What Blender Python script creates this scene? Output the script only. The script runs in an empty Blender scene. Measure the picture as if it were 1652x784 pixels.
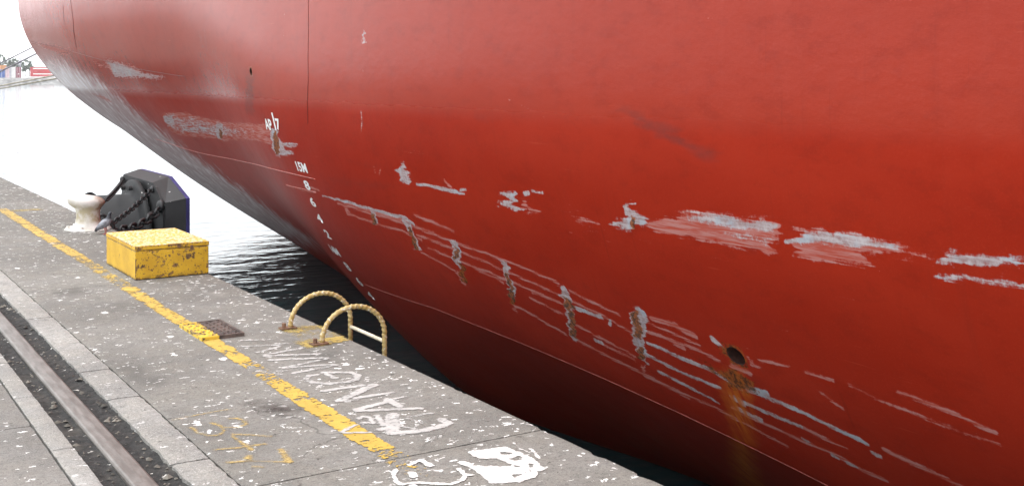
import bpy, bmesh, math, random
import numpy as np
from mathutils import Vector, Matrix
R = math.radians
rng = np.random.default_rng(7)
random.seed(7)
sc = bpy.context.scene
COL = sc.collection

# ------------------------------------------------------------------ camera, sky, sun, exposure
EYE = 1.7                       # metres above the quay
YAW = math.atan2(1171.0, 1850.0)
cam = bpy.data.cameras.new('camera'); camo = bpy.data.objects.new('camera', cam); COL.objects.link(camo)
camo.location = (0, 0, EYE); camo.rotation_euler = (R(90), 0, -YAW)
cam.sensor_width = 36; cam.lens = 36 * 1850 / 1652; cam.shift_y = -267 / 1652
cam.clip_start = 0.05; cam.clip_end = 6000
sc.camera = camo

SUN_EL, SUN_AZ = R(74), R(282)   # azimuth clockwise from +Y : from the land side, a little ahead
world = bpy.data.worlds.new('World'); sc.world = world; world.use_nodes = True
wn = world.node_tree; wn.nodes.clear()
sky = wn.nodes.new('ShaderNodeTexSky'); sky.sky_type = 'NISHITA'; sky.sun_disc = False
sky.sun_elevation = SUN_EL; sky.sun_rotation = SUN_AZ
sky.air_density = 1.0; sky.dust_density = 4.0; sky.ozone_density = 1.0
hsv = wn.nodes.new('ShaderNodeHueSaturation'); hsv.inputs['Saturation'].default_value = 0.22
bg = wn.nodes.new('ShaderNodeBackground'); bg.inputs['Strength'].default_value = 0.15
wo = wn.nodes.new('ShaderNodeOutputWorld')
wn.links.new(sky.outputs[0], hsv.inputs['Color']); # even white cloud layer over the clear-sky dome
cloud = wn.nodes.new('ShaderNodeMix'); cloud.data_type = 'RGBA'; cloud.inputs[0].default_value = 0.72
cloud.inputs[7].default_value = (7.6, 7.8, 8.0, 1)
wn.links.new(hsv.outputs[0], cloud.inputs[6]); wn.links.new(cloud.outputs[2], bg.inputs['Color'])
wn.links.new(bg.outputs[0], wo.inputs['Surface'])

sun = bpy.data.lights.new('sun', 'SUN'); suno = bpy.data.objects.new('sun', sun); COL.objects.link(suno)
sun.energy = 0.5; sun.angle = R(30); sun.color = (1, 0.96, 0.9)
sd = Vector((math.sin(SUN_AZ) * math.cos(SUN_EL), math.cos(SUN_AZ) * math.cos(SUN_EL), math.sin(SUN_EL)))
suno.rotation_euler = sd.to_track_quat('Z', 'Y').to_euler(); suno.location = sd * 50

sc.view_settings.view_transform = 'Standard'; sc.view_settings.look = 'None'
sc.view_settings.exposure = 1.35; sc.view_settings.gamma = 1; sc.view_settings.use_curve_mapping = False
sc.cycles.use_denoising = True
sc.cycles.max_bounces = 8; sc.cycles.transparent_max_bounces = 12; sc.cycles.volume_bounces = 0
sc.cycles.sample_clamp_indirect = 6

# ------------------------------------------------------------------ helpers
def setp(o, label=None, cat=None, group=None, kind=None):
    if label: o['label'] = label
    if cat: o['category'] = cat
    if group: o['group'] = group
    if kind: o['kind'] = kind
    return o

def empty(name, loc=(0, 0, 0), rz=0):
    o = bpy.data.objects.new(name, None); o.empty_display_size = 0.1
    COL.objects.link(o); o.location = loc; o.rotation_euler = (0, 0, rz); return o

def link(name, me, mat=None, parent=None, loc=None, rot=None):
    o = bpy.data.objects.new(name, me); COL.objects.link(o)
    if mat is not None and not me.materials: me.materials.append(mat)
    if parent is not None: o.parent = parent
    if loc is not None: o.location = loc
    if rot is not None: o.rotation_euler = rot
    return o

def pymesh(name, v, f, smooth=False):
    me = bpy.data.meshes.new(name); me.from_pydata([tuple(map(float, p)) for p in v], [], [tuple(map(int, q)) for q in f]); me.update()
    if smooth: me.polygons.foreach_set('use_smooth', [True] * len(me.polygons))
    return me

def npmesh(name, V, Q, smooth=True):
    """V (n,3) verts, Q (m,4) quads"""
    me = bpy.data.meshes.new(name)
    V = np.ascontiguousarray(V, dtype=np.float32); Q = np.ascontiguousarray(Q, dtype=np.int32)
    me.vertices.add(len(V)); me.vertices.foreach_set('co', V.ravel())
    me.loops.add(Q.size); me.loops.foreach_set('vertex_index', Q.ravel())
    me.polygons.add(len(Q)); me.polygons.foreach_set('loop_start', np.arange(0, Q.size, 4, dtype=np.int32))
    me.polygons.foreach_set('use_smooth', np.full(len(Q), smooth))
    me.update(calc_edges=True); me.validate(); return me

def gridq(n, m):
    i = np.arange(n * m).reshape(n, m)
    return np.stack([i[:-1, :-1].ravel(), i[1:, :-1].ravel(), i[1:, 1:].ravel(), i[:-1, 1:].ravel()], 1)

def bmlink(name, bm, mat, parent=None, smooth=False, loc=None, rot=None):
    me = bpy.data.meshes.new(name); bm.normal_update(); bm.to_mesh(me); bm.free()
    if smooth: me.polygons.foreach_set('use_smooth', [True] * len(me.polygons))
    return link(name, me, mat, parent, loc, rot)

def box(bm, x0, x1, y0, y1, z0, z1, bev=0.0):
    r = bmesh.ops.create_cube(bm, size=1)
    bmesh.ops.scale(bm, vec=(x1 - x0, y1 - y0, z1 - z0), verts=r['verts'])
    bmesh.ops.translate(bm, vec=((x0 + x1) / 2, (y0 + y1) / 2, (z0 + z1) / 2), verts=r['verts'])
    if bev:
        es = list({e for v in r['verts'] for e in v.link_edges})
        bmesh.ops.bevel(bm, geom=es, offset=bev, segments=2, affect='EDGES', profile=0.6)

def boxobj(name, mat, parent, x0, x1, y0, y1, z0, z1, bev=0.0):
    bm = bmesh.new(); box(bm, x0, x1, y0, y1, z0, z1, bev); return bmlink(name, bm, mat, parent)

def tube(path, rad, ns=10, closed=False, cap=True):
    """verts, faces of a tube along path (list of Vector); rad float, list, or f(i, angle)"""
    P = [Vector(p) for p in path]; n = len(P); V = []; Fc = []
    T = []
    for i in range(n):
        a = P[i - 1] if (i > 0 or closed) else P[i]; b = P[(i + 1) % n] if (i < n - 1 or closed) else P[i]
        T.append((b - a).normalized())
    up = Vector((0, 0, 1)) if abs(T[0].z) < 0.9 else Vector((0, 1, 0))
    N = (up - T[0] * up.dot(T[0])).normalized()
    for i in range(n):
        N = (N - T[i] * N.dot(T[i])).normalized(); B = T[i].cross(N)
        for k in range(ns):
            a = 2 * math.pi * k / ns
            r = rad(i, a) if callable(rad) else (rad[i] if hasattr(rad, '__len__') else rad)
            V.append(P[i] + (N * math.cos(a) + B * math.sin(a)) * r)
    m = n if closed else n - 1
    for i in range(m):
        for k in range(ns):
            i2 = (i + 1) % n; k2 = (k + 1) % ns
            Fc.append((i * ns + k, i * ns + k2, i2 * ns + k2, i2 * ns + k))
    if cap and not closed:
        Fc.append(tuple(range(ns - 1, -1, -1))); Fc.append(tuple((n - 1) * ns + k for k in range(ns)))
    return V, Fc

def lathe(prof, ns=32):
    V = []; Fc = []; n = len(prof)
    for (r, z) in prof:
        for k in range(ns):
            a = 2 * math.pi * k / ns; V.append((r * math.cos(a), r * math.sin(a), z))
    for i in range(n - 1):
        for k in range(ns):
            k2 = (k + 1) % ns; Fc.append((i * ns + k, i * ns + k2, (i + 1) * ns + k2, (i + 1) * ns + k))
    Fc.append(tuple(range(ns - 1, -1, -1))); Fc.append(tuple((n - 1) * ns + k for k in range(ns)))
    return V, Fc

# smooth value noise for geometry
def vnoise(x, y, seed=0):
    x = np.asarray(x, float); y = np.asarray(y, float)
    def h(i, j):
        v = np.sin(i * 127.1 + j * 311.7 + seed * 74.7) * 43758.5453; return v - np.floor(v)
    i = np.floor(x); j = np.floor(y); fx = x - i; fy = y - j
    fx = fx * fx * (3 - 2 * fx); fy = fy * fy * (3 - 2 * fy)
    return (h(i, j) * (1 - fx) + h(i + 1, j) * fx) * (1 - fy) + (h(i, j + 1) * (1 - fx) + h(i + 1, j + 1) * fx) * fy
def fbm(x, y, seed=0, o=4):
    s = 0; a = 0.5
    for k in range(o): s = s + a * vnoise(np.asarray(x) * 2 ** k, np.asarray(y) * 2 ** k, seed + k); a *= 0.5
    return s / (1 - 0.5 ** o)

# photo survey: points measured on the photograph, turned into metres on the quay or on the hull plating
SF, SS, SCc = 1850.0, math.sin(YAW), math.cos(YAW)
def ray(px, py):
    u = (px - 826.0) / SF
    return np.array([SS + SCc * u, SCc - SS * u, -(py - 125.0) / SF])
def gnd(px, py, z=0.0):
    r = ray(px, py); t = (z - EYE) / r[2]; return r[0] * t, r[1] * t

# ------------------------------------------------------------------ materials
class NT:
    def __init__(s, name):
        s.m = bpy.data.materials.new(name); s.m.use_nodes = True; s.t = s.m.node_tree; s.t.nodes.clear()
        s.out = s.n('ShaderNodeOutputMaterial'); s.b = s.n('ShaderNodeBsdfPrincipled'); s.l(s.b.outputs[0], s.out.inputs['Surface'])
        s.co = s.n('ShaderNodeTexCoord').outputs['Object']
    def n(s, t): return s.t.nodes.new(t)
    def l(s, a, b): s.t.links.new(a, b)
    def put(s, v, inp):
        if hasattr(v, 'is_linked') or isinstance(v, bpy.types.NodeSocket): s.l(v, inp)
        else: inp.default_value = v
    def map(s, scale=(1, 1, 1), loc=(0, 0, 0), rot=(0, 0, 0), co=None):
        m = s.n('ShaderNodeMapping'); m.inputs['Scale'].default_value = scale; m.inputs['Location'].default_value = loc; m.inputs['Rotation'].default_value = rot
        s.l(co or s.co, m.inputs['Vector']); return m.outputs[0]
    def noise(s, scale, detail=4, rough=0.55, co=None, dist=0):
        k = s.n('ShaderNodeTexNoise'); k.inputs['Scale'].default_value = scale; k.inputs['Detail'].default_value = detail
        k.inputs['Roughness'].default_value = rough; k.inputs['Distortion'].default_value = dist
        s.l(co or s.co, k.inputs['Vector']); return k.outputs['Fac']
    def vor(s, scale, co=None, out='Distance', feat='F1', rand=1.0):
        k = s.n('ShaderNodeTexVoronoi'); k.feature = feat; k.inputs['Scale'].default_value = scale; k.inputs['Randomness'].default_value = rand
        s.l(co or s.co, k.inputs['Vector']); return k.outputs[out]
    def ramp(s, fac, a, b, smooth=True):
        k = s.n('ShaderNodeMapRange'); k.interpolation_type = 'SMOOTHSTEP' if smooth else 'LINEAR'
        s.put(fac, k.inputs['Value']); s.put(a, k.inputs['From Min']); s.put(b, k.inputs['From Max']); return k.outputs[0]
    def math(s, op, a, b=0.0, c=None):
        k = s.n('ShaderNodeMath'); k.operation = op; s.put(a, k.inputs[0]); s.put(b, k.inputs[1])
        if c is not None: s.put(c, k.inputs[2])
        return k.outputs[0]
    def mix(s, f, a, b, mode='MIX'):
        k = s.n('ShaderNodeMix'); k.data_type = 'RGBA'; k.blend_type = mode
        s.put(f, k.inputs[0])
        for v, i in ((a, 6), (b, 7)):
            if isinstance(v, tuple): k.inputs[i].default_value = (*v[:3], 1)
            else: s.l(v, k.inputs[i])
        return k.outputs[2]
    def attr(s, name, o='Color'):
        k = s.n('ShaderNodeAttribute'); k.attribute_name = name; return k.outputs[o]
    def sep(s, v):
        k = s.n('ShaderNodeSeparateXYZ'); s.l(v, k.inputs[0]); return k.outputs
    def bump(s, h, strength=0.3, dist=0.01, nrm=None):
        k = s.n('ShaderNodeBump'); k.inputs['Strength'].default_value = strength; k.inputs['Distance'].default_value = dist
        s.l(h, k.inputs['Height'])
        if nrm is not None: s.l(nrm, k.inputs['Normal'])
        return k.outputs[0]
    def fin(s, col=None, rough=None, normal=None, metal=None, alpha=None, spec=None, **kw):
        B = s.b.inputs
        if col is not None:
            if isinstance(col, tuple): B['Base Color'].default_value = (*col[:3], 1)
            else: s.l(col, B['Base Color'])
        if rough is not None: s.put(rough, B['Roughness'])
        if normal is not None: s.l(normal, B['Normal'])
        if metal is not None: s.put(metal, B['Metallic'])
        if alpha is not None: s.put(alpha, B['Alpha'])
        if spec is not None: s.put(spec, B['Specular IOR Level'])
        for k, v in kw.items(): B[k].default_value = v
        return s.m

def simple(name, col, rough=0.6, var=0.25, sc_=8, metal=0, bump=0.15, speck=None):
    N = NT(name); n1 = N.noise(sc_, 5, 0.6)
    dark = tuple(c * (1 - var) for c in col); lite = tuple(min(1, c * (1 + var)) for c in col)
    c = N.mix(N.ramp(n1, 0.3, 0.7), dark, lite)
    if speck is not None:
        v = N.vor(speck[1], N.map((1, 1, 1)), 'Distance'); cc = N.sep(N.vor(speck[1], None, 'Color'))[0]
        th = N.math('MULTIPLY', N.ramp(cc, speck[2], 1.0, False), 0.3)
        c = N.mix(N.math('LESS_THAN', v, th), c, speck[0])
    return N.fin(c, rough, N.bump(N.noise(sc_ * 6, 4), bump, 0.004), metal)

# -- concrete of the quay
def droppings(N, scale, lo, rmax, seed, co, ani=(1, 1), rz=0.0):
    w = N.n('ShaderNodeTexNoise'); w.inputs['Scale'].default_value = 38; w.inputs['Detail'].default_value = 4; N.l(co, w.inputs['Vector'])
    k = N.n('ShaderNodeVectorMath'); k.operation = 'MULTIPLY_ADD'; N.l(w.outputs['Color'], k.inputs[0]); k.inputs[1].default_value = (0.075, 0.075, 0); N.l(N.map((ani[0], ani[1], 0), (seed, seed * 0.7, 0), (0, 0, rz), co=co), k.inputs[2])
    v = N.vor(scale, k.outputs[0]); cc = N.sep(N.vor(scale, k.outputs[0], 'Color'))
    r = N.math('MULTIPLY', N.math('POWER', N.ramp(cc[0], lo, 1.0, False), 1.6), rmax)
    return N.ramp(N.math('SUBTRACT', r, v), 0.0, 0.05)

def concrete(name, base, drops=True, stain=1.0, dens=0.62, loc_attr=False):
    N = NT(name); co = N.co
    big = N.noise(0.55, 5, 0.6, co); mid = N.noise(3.0, 6, 0.65, co); fine = N.noise(48, 6, 0.75, co); agg = N.noise(160, 3, 0.7, co); clot = N.noise(11, 6, 0.7, co)
    d = tuple(c * 0.74 for c in base); li = tuple(min(1, c * 1.18) for c in base)
    c = N.mix(N.ramp(big, 0.40, 0.60), d, li)
    c = N.mix(N.math('MULTIPLY', N.ramp(mid, 0.40, 0.62), 0.5), c, tuple(x * y for x, y in zip(base, (1.12, 1.08, 1.0))))
    c = N.mix(N.math('MULTIPLY', N.ramp(clot, 0.46, 0.60), 0.38), c, tuple(x * 0.6 for x in base))
    c = N.mix(N.math('MULTIPLY', N.ramp(fine, 0.49, 0.60), 0.55), c, tuple(x * 0.45 for x in base))
    c = N.mix(N.math('MULTIPLY', N.ramp(agg, 0.53, 0.62), 0.60), c, tuple(min(1, x * 1.8) for x in base))
    # oily dark stains and pale washes with shapes of their own
    st = N.ramp(N.noise(1.1, 4, 0.55, N.map((1, 0.6, 1), (3.1, 7.3, 0))), 0.60, 0.74)
    c = N.mix(N.math('MULTIPLY', st, 0.68 * stain), c, tuple(x * 0.40 for x in base))
    ps = N.ramp(N.noise(1.7, 5, 0.6, N.map((1, 0.7, 1), (9.4, 1.2, 0))), 0.58, 0.72)
    c = N.mix(N.math('MULTIPLY', ps, 0.4 * stain), c, tuple(min(1, x * 1.55) for x in base))
    # chips and dark specks
    sp = droppings(N, 26, 0.80, 0.30, 5.3, co)
    c = N.mix(N.math('MULTIPLY', sp, 0.75), c, (0.05, 0.045, 0.04))
    cw = N.n('ShaderNodeVectorMath'); cw.operation = 'MULTIPLY_ADD'; nn = N.n('ShaderNodeTexNoise'); nn.inputs['Scale'].default_value = 3.5; nn.inputs['Detail'].default_value = 6; N.l(co, nn.inputs['Vector']); N.l(nn.outputs['Color'], cw.inputs[0]); cw.inputs[1].default_value = (0.5, 0.5, 0); N.l(N.map((1, 1, 0)), cw.inputs[2])
    ck = N.math('MULTIPLY', N.ramp(N.vor(0.55, cw.outputs[0], 'Distance', 'DISTANCE_TO_EDGE'), 0.004, 0.0005), N.ramp(N.noise(0.9, 3, 0.5, N.map((1, 1, 1), (6, 2, 0))), 0.52, 0.62))
    c = N.mix(N.math('MULTIPLY', ck, 0.5), c, (0.03, 0.028, 0.025))
    if drops:
        edge = N.ramp(N.sep(co)[0], 2.2, 3.0)
        cl = N.ramp(N.noise(1.3, 3, 0.6, N.map((1, 1, 1), (2.7, 4.4, 0))), 0.25, 0.6)
        k1 = N.math('MULTIPLY', droppings(N, 11.5, dens + 0.12, 0.30, 1.7, co, (1.0, 0.62), 0.9), N.math('MULTIPLY_ADD', cl, 0.75, 0.25))
        k2 = N.math('MULTIPLY', droppings(N, 23, dens + 0.0, 0.36, 8.2, co, (0.62, 1.0), 0.35), N.math('MULTIPLY_ADD', edge, 0.6, 0.4))
        k3 = N.math('MULTIPLY', droppings(N, 42, dens - 0.08, 0.42, 3.9, co, (0.7, 1.0), -0.4), N.math('MULTIPLY_ADD', edge, 0.5, 0.48))
        k = N.math('MAXIMUM', N.math('MAXIMUM', k1, k2), k3)
        c = N.mix(N.math('MULTIPLY', N.ramp(k, 0.25, 0.6), N.ramp(N.noise(2.6, 3), 0.25, 0.45)), c, (0.74, 0.735, 0.72))
    h = N.math('ADD', N.math('MULTIPLY', fine, 0.6), N.math('MULTIPLY', agg, 0.4))
    nb = N.bump(h, 0.55, 0.006, N.bump(mid, 0.4, 0.02))
    return N.fin(c, N.math('MULTIPLY_ADD', mid, 0.25, 0.68), nb, spec=0.3)

M = {}
M['concrete'] = concrete('weathered_concrete', (0.172, 0.166, 0.153))
M['kerb'] = concrete('pale_kerb_concrete', (0.262, 0.256, 0.243), True, 0.6, 0.86)
M['concrete_land'] = concrete('yard_concrete', (0.175, 0.168, 0.157), True, 1.0, 0.82)
M['wall'] = concrete('wet_wall_concrete', (0.13, 0.125, 0.11), False)

def dirt_mat():
    N = NT('slot_dirt'); a = N.noise(30, 6, 0.7); b = N.noise(4, 4)
    c = N.mix(N.ramp(a, 0.35, 0.7), (0.010, 0.010, 0.010), (0.036, 0.034, 0.032)); c = N.mix(N.math('MULTIPLY', N.ramp(b, 0.5, 0.7), 0.5), c, (0.075, 0.066, 0.055))
    c = N.mix(N.math('MULTIPLY', droppings(N, 24, 0.8, 0.35, 2.2, N.co), 0.9), c, (0.6, 0.58, 0.54))
    return N.fin(c, 0.9, N.bump(a, 0.9, 0.02))
M['dirt'] = dirt_mat()
def rail_mat():
    N = NT('worn_rail_steel'); a = N.noise(5, 5, 0.6, N.map((6, 1, 6))); b = N.noise(60, 4)
    c = N.mix(N.ramp(a, 0.3, 0.7), (0.10, 0.088, 0.078), (0.19, 0.175, 0.162)); c = N.mix(N.math('MULTIPLY', N.ramp(b, 0.5, 0.8), 0.5), c, (0.10, 0.06, 0.04))
    return N.fin(c, 0.5, N.bump(b, 0.2, 0.003), 0.25)
M['rail'] = rail_mat()
def iron_mat():
    N = NT('rusty_cover_iron'); a = N.noise(14, 5); c = N.mix(N.ramp(a, 0.35, 0.65), (0.055, 0.042, 0.038), (0.13, 0.095, 0.08))
    ye = N.math('MULTIPLY', N.ramp(N.math('ADD', N.sep(N.co)[0], N.math('MULTIPLY', N.noise(40), 0.04)), 2.402, 2.392), N.ramp(N.noise(25, 4), 0.38, 0.5))
    c = N.mix(ye, c, (0.66, 0.45, 0.05))
    return N.fin(c, 0.6, N.bump(N.noise(80), 0.3, 0.003), 0.2)
M['iron'] = iron_mat()
M['stone'] = simple('slot_stones', (0.11, 0.10, 0.085), 0.85, 0.7, 3)

def paint_sheet(name, col, rust=None, amp=0.8, lo=0.45, hi=0.55, sc_=34):
    N = NT(name); f = N.attr('cover', 'Fac')
    n = N.noise(sc_, 6, 0.68); n2 = N.noise(6, 4); a = N.math('ADD', f, N.math('MULTIPLY', N.math('SUBTRACT', n, 0.5), amp))
    a = N.math('ADD', a, N.math('MULTIPLY', N.math('SUBTRACT', n2, 0.5), amp * 0.6))
    al = N.ramp(a, lo, hi)
    c = N.mix(N.ramp(N.noise(9, 5), 0.3, 0.7), tuple(x * 0.86 for x in col), tuple(min(1, x * 1.08) for x in col))
    if rust: c = N.mix(N.math('MULTIPLY', N.ramp(N.noise(7, 6, 0.7, N.map((1, 1, 1), (3, 5, 0))), 0.58, 0.7), 0.7), c, rust)
    c = N.mix(N.math('MULTIPLY', N.ramp(N.noise(70, 3), 0.58, 0.75), 0.35), c, tuple(x * 0.4 for x in col))
    return N.fin(c, 0.6, N.bump(N.noise(60, 4), 0.3, 0.003), alpha=al)
M['yellow_line'] = paint_sheet('yellow_line_paint', (0.50, 0.335, 0.060), (0.33, 0.18, 0.035), 2.3)
M['yellow_faint'] = paint_sheet('faded_yellow_paint', (0.42, 0.31, 0.08), None, 1.7, 0.3, 0.95)
M['white_faint'] = paint_sheet('faded_white_paint', (0.44, 0.435, 0.42), None, 1.7, 0.26, 0.86)
M['white_new'] = paint_sheet('flaking_white_paint', (0.62, 0.61, 0.59), None, 1.9, 0.40, 0.56, 26)
M['spray'] = paint_sheet('yellow_spray_paint', (0.46, 0.33, 0.11), None, 1.6, 0.15, 1.25)

def yellow_box_mat():
    N = NT('chipped_yellow_paint'); a = N.noise(16, 6, 0.7); b = N.noise(5, 4); z = N.sep(N.co)
    c = N.mix(N.ramp(b, 0.3, 0.7), (0.50, 0.29, 0.015), (0.63, 0.39, 0.022))
    g = N.n('ShaderNodeNewGeometry'); up = N.sep(g.outputs['Normal'])[2]
    top = N.ramp(up, 0.6, 0.9)
    # flaking, stronger on the face turned to the sea side and along the rims
    front = N.ramp(N.sep(g.outputs['Normal'])[1], -0.5, -0.9); th = N.math('SUBTRACT', N.math('MULTIPLY_ADD', N.ramp(z[0], 2.5, 2.8), -0.02, 0.625), N.math('MULTIPLY', front, 0.045))
    rust = N.ramp(N.math('ADD', a, N.math('MULTIPLY', N.math('SUBTRACT', b, 0.5), 0.35)), th, N.math('ADD', th, 0.02))
    rim = N.math('MULTIPLY', N.ramp(N.math('ABSOLUTE', N.math('SUBTRACT', z[2], 0.245)), 0.012, 0.0), N.ramp(N.noise(30, 4), 0.46, 0.54))
    bot = N.math('MULTIPLY', N.ramp(z[2], 0.035, 0.0), N.ramp(N.noise(24, 4), 0.42, 0.52))
    small = N.math('MULTIPLY', N.ramp(N.noise(55, 4, 0.6), 0.60, 0.64), N.math('MULTIPLY_ADD', front, 0.8, 0.2)); rust = N.math('MAXIMUM', N.math('MAXIMUM', N.math('MAXIMUM', rust, small), rim), bot)
    ex_ = N.math('MINIMUM', N.math('ABSOLUTE', N.math('SUBTRACT', z[0], 2.465)), N.math('ABSOLUTE', N.math('SUBTRACT', z[0], 3.095)))
    ey_ = N.math('ABSOLUTE', N.math('SUBTRACT', z[1], 9.79)); ez_ = N.math('ABSOLUTE', N.math('SUBTRACT', z[2], 0.285))
    e2 = N.math('MINIMUM', N.math('MAXIMUM', ex_, ey_), N.math('MAXIMUM', N.math('MINIMUM', ex_, ey_), ez_))
    edge = N.ramp(N.math('ADD', N.ramp(e2, 0.030, 0.0), N.math('MULTIPLY', N.math('SUBTRACT', N.noise(32, 5, 0.7), 0.5), 2.2)), 0.80, 0.95)
    rust = N.math('MAXIMUM', rust, edge)
    fl = N.math('MULTIPLY', rust, N.math('SUBTRACT', 1.0, N.math('MULTIPLY', top, 0.5)))
    rc = N.mix(N.ramp(N.noise(40, 4), 0.4, 0.6), (0.06, 0.035, 0.022), (0.19, 0.10, 0.045))
    c = N.mix(N.math('MULTIPLY', fl, 0.92), c, rc)
    wh = N.math('MULTIPLY', top, N.ramp(N.noise(38, 4, 0.65, N.map((1, 1, 1), (2, 8, 1))), 0.50, 0.58))
    c = N.mix(N.math('MULTIPLY', wh, 0.85), c, (0.8, 0.78, 0.7))
    return N.fin(c, 0.5, N.bump(N.math('ADD', N.math('MULTIPLY', rust, -0.6), N.noise(50, 3)), 0.35, 0.004))
M['yellow_box'] = yellow_box_mat()
def bollard_mat():
    N = NT('chipped_white_bollard_paint'); a = N.noise(9, 6, 0.65); p = N.sep(N.co)
    c = N.mix(N.ramp(N.noise(6, 4), 0.3, 0.7), (0.50, 0.48, 0.43), (0.72, 0.70, 0.67))
    mid = N.math('MULTIPLY', N.ramp(p[2], 0.33, 0.24), N.ramp(p[2], 0.05, 0.12))
    c = N.mix(N.math('MULTIPLY', mid, N.ramp(a, 0.35, 0.6)), c, (0.40, 0.35, 0.24))
    side = N.ramp(N.math('ADD', p[0], N.math('MULTIPLY', N.math('SUBTRACT', a, 0.5), 0.25)), 0.05, 0.14)
    c = N.mix(N.math('MULTIPLY', side, N.math('MULTIPLY', N.ramp(p[2], 0.06, 0.12), 0.85)), c, (0.22, 0.11, 0.06))
    return N.fin(c, 0.6, N.bump(a, 0.3, 0.01))
M['bollard'] = bollard_mat()
M['spill'] = paint_sheet('spilt_white_paint', (0.55, 0.54, 0.52), None, 1.2, 0.42, 0.8, 14)
M['rubber'] = simple('black_rubber', (0.012, 0.0125, 0.014), 0.75, 0.3, 4, 0, 0.2, ((0.5, 0.5, 0.5), 22, 0.93))
M['fender_steel'] = simple('black_fender_steel', (0.012, 0.0125, 0.014), 0.6, 0.3, 5, 0, 0.2, ((0.55, 0.55, 0.55), 16, 0.9))
M['pad'] = simple('blue_fender_pad', (0.03, 0.028, 0.14), 0.5, 0.3, 6)
M['chain'] = simple('dark_chain_iron', (0.02, 0.021, 0.023), 0.5, 0.4, 30, 0.3)
def ladder_mat():
    N = NT('rope_yellow_ladder_paint'); a = N.noise(18, 5); b = N.noise(45, 4, 0.7)
    c = N.mix(N.ramp(a, 0.3, 0.7), (0.36, 0.24, 0.07), (0.48, 0.36, 0.16))
    c = N.mix(N.ramp(b, 0.57, 0.66), c, (0.70, 0.68, 0.62)); c = N.mix(N.math('MULTIPLY', N.ramp(b, 0.40, 0.33), 0.8), c, (0.14, 0.075, 0.035))
    return N.fin(c, 0.6, N.bump(b, 0.3, 0.004))
M['ladder'] = ladder_mat()
M['rung'] = simple('pale_rung_paint', (0.62, 0.55, 0.42), 0.6, 0.3, 20)
M['rust_iron'] = simple('rusty_iron', (0.16, 0.085, 0.05), 0.75, 0.5, 40)
M['rope'] = simple('worn_mooring_rope', (0.33, 0.30, 0.24), 0.85, 0.35, 3)
M['rope_dark'] = simple('grey_mooring_rope', (0.20, 0.19, 0.21), 0.85, 0.35, 3)
def pigeon_mat():
    N = NT('pigeon_plumage'); p = N.sep(N.co); n = N.noise(40, 4)
    c = N.mix(N.ramp(n, 0.3, 0.7), (0.20, 0.21, 0.24), (0.30, 0.31, 0.35))
    c = N.mix(N.ramp(p[2], 0.15, 0.175), c, (0.035, 0.04, 0.05))
    c = N.mix(N.ramp(p[0], -0.075, -0.10), c, (0.05, 0.05, 0.06))
    return N.fin(c, 0.6, N.bump(n, 0.3, 0.004))
M['pigeon'] = pigeon_mat()
M['beak'] = simple('dark_beak', (0.05, 0.045, 0.045), 0.5)
M['pink'] = simple('pink_leg', (0.4, 0.13, 0.12), 0.6)

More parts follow.
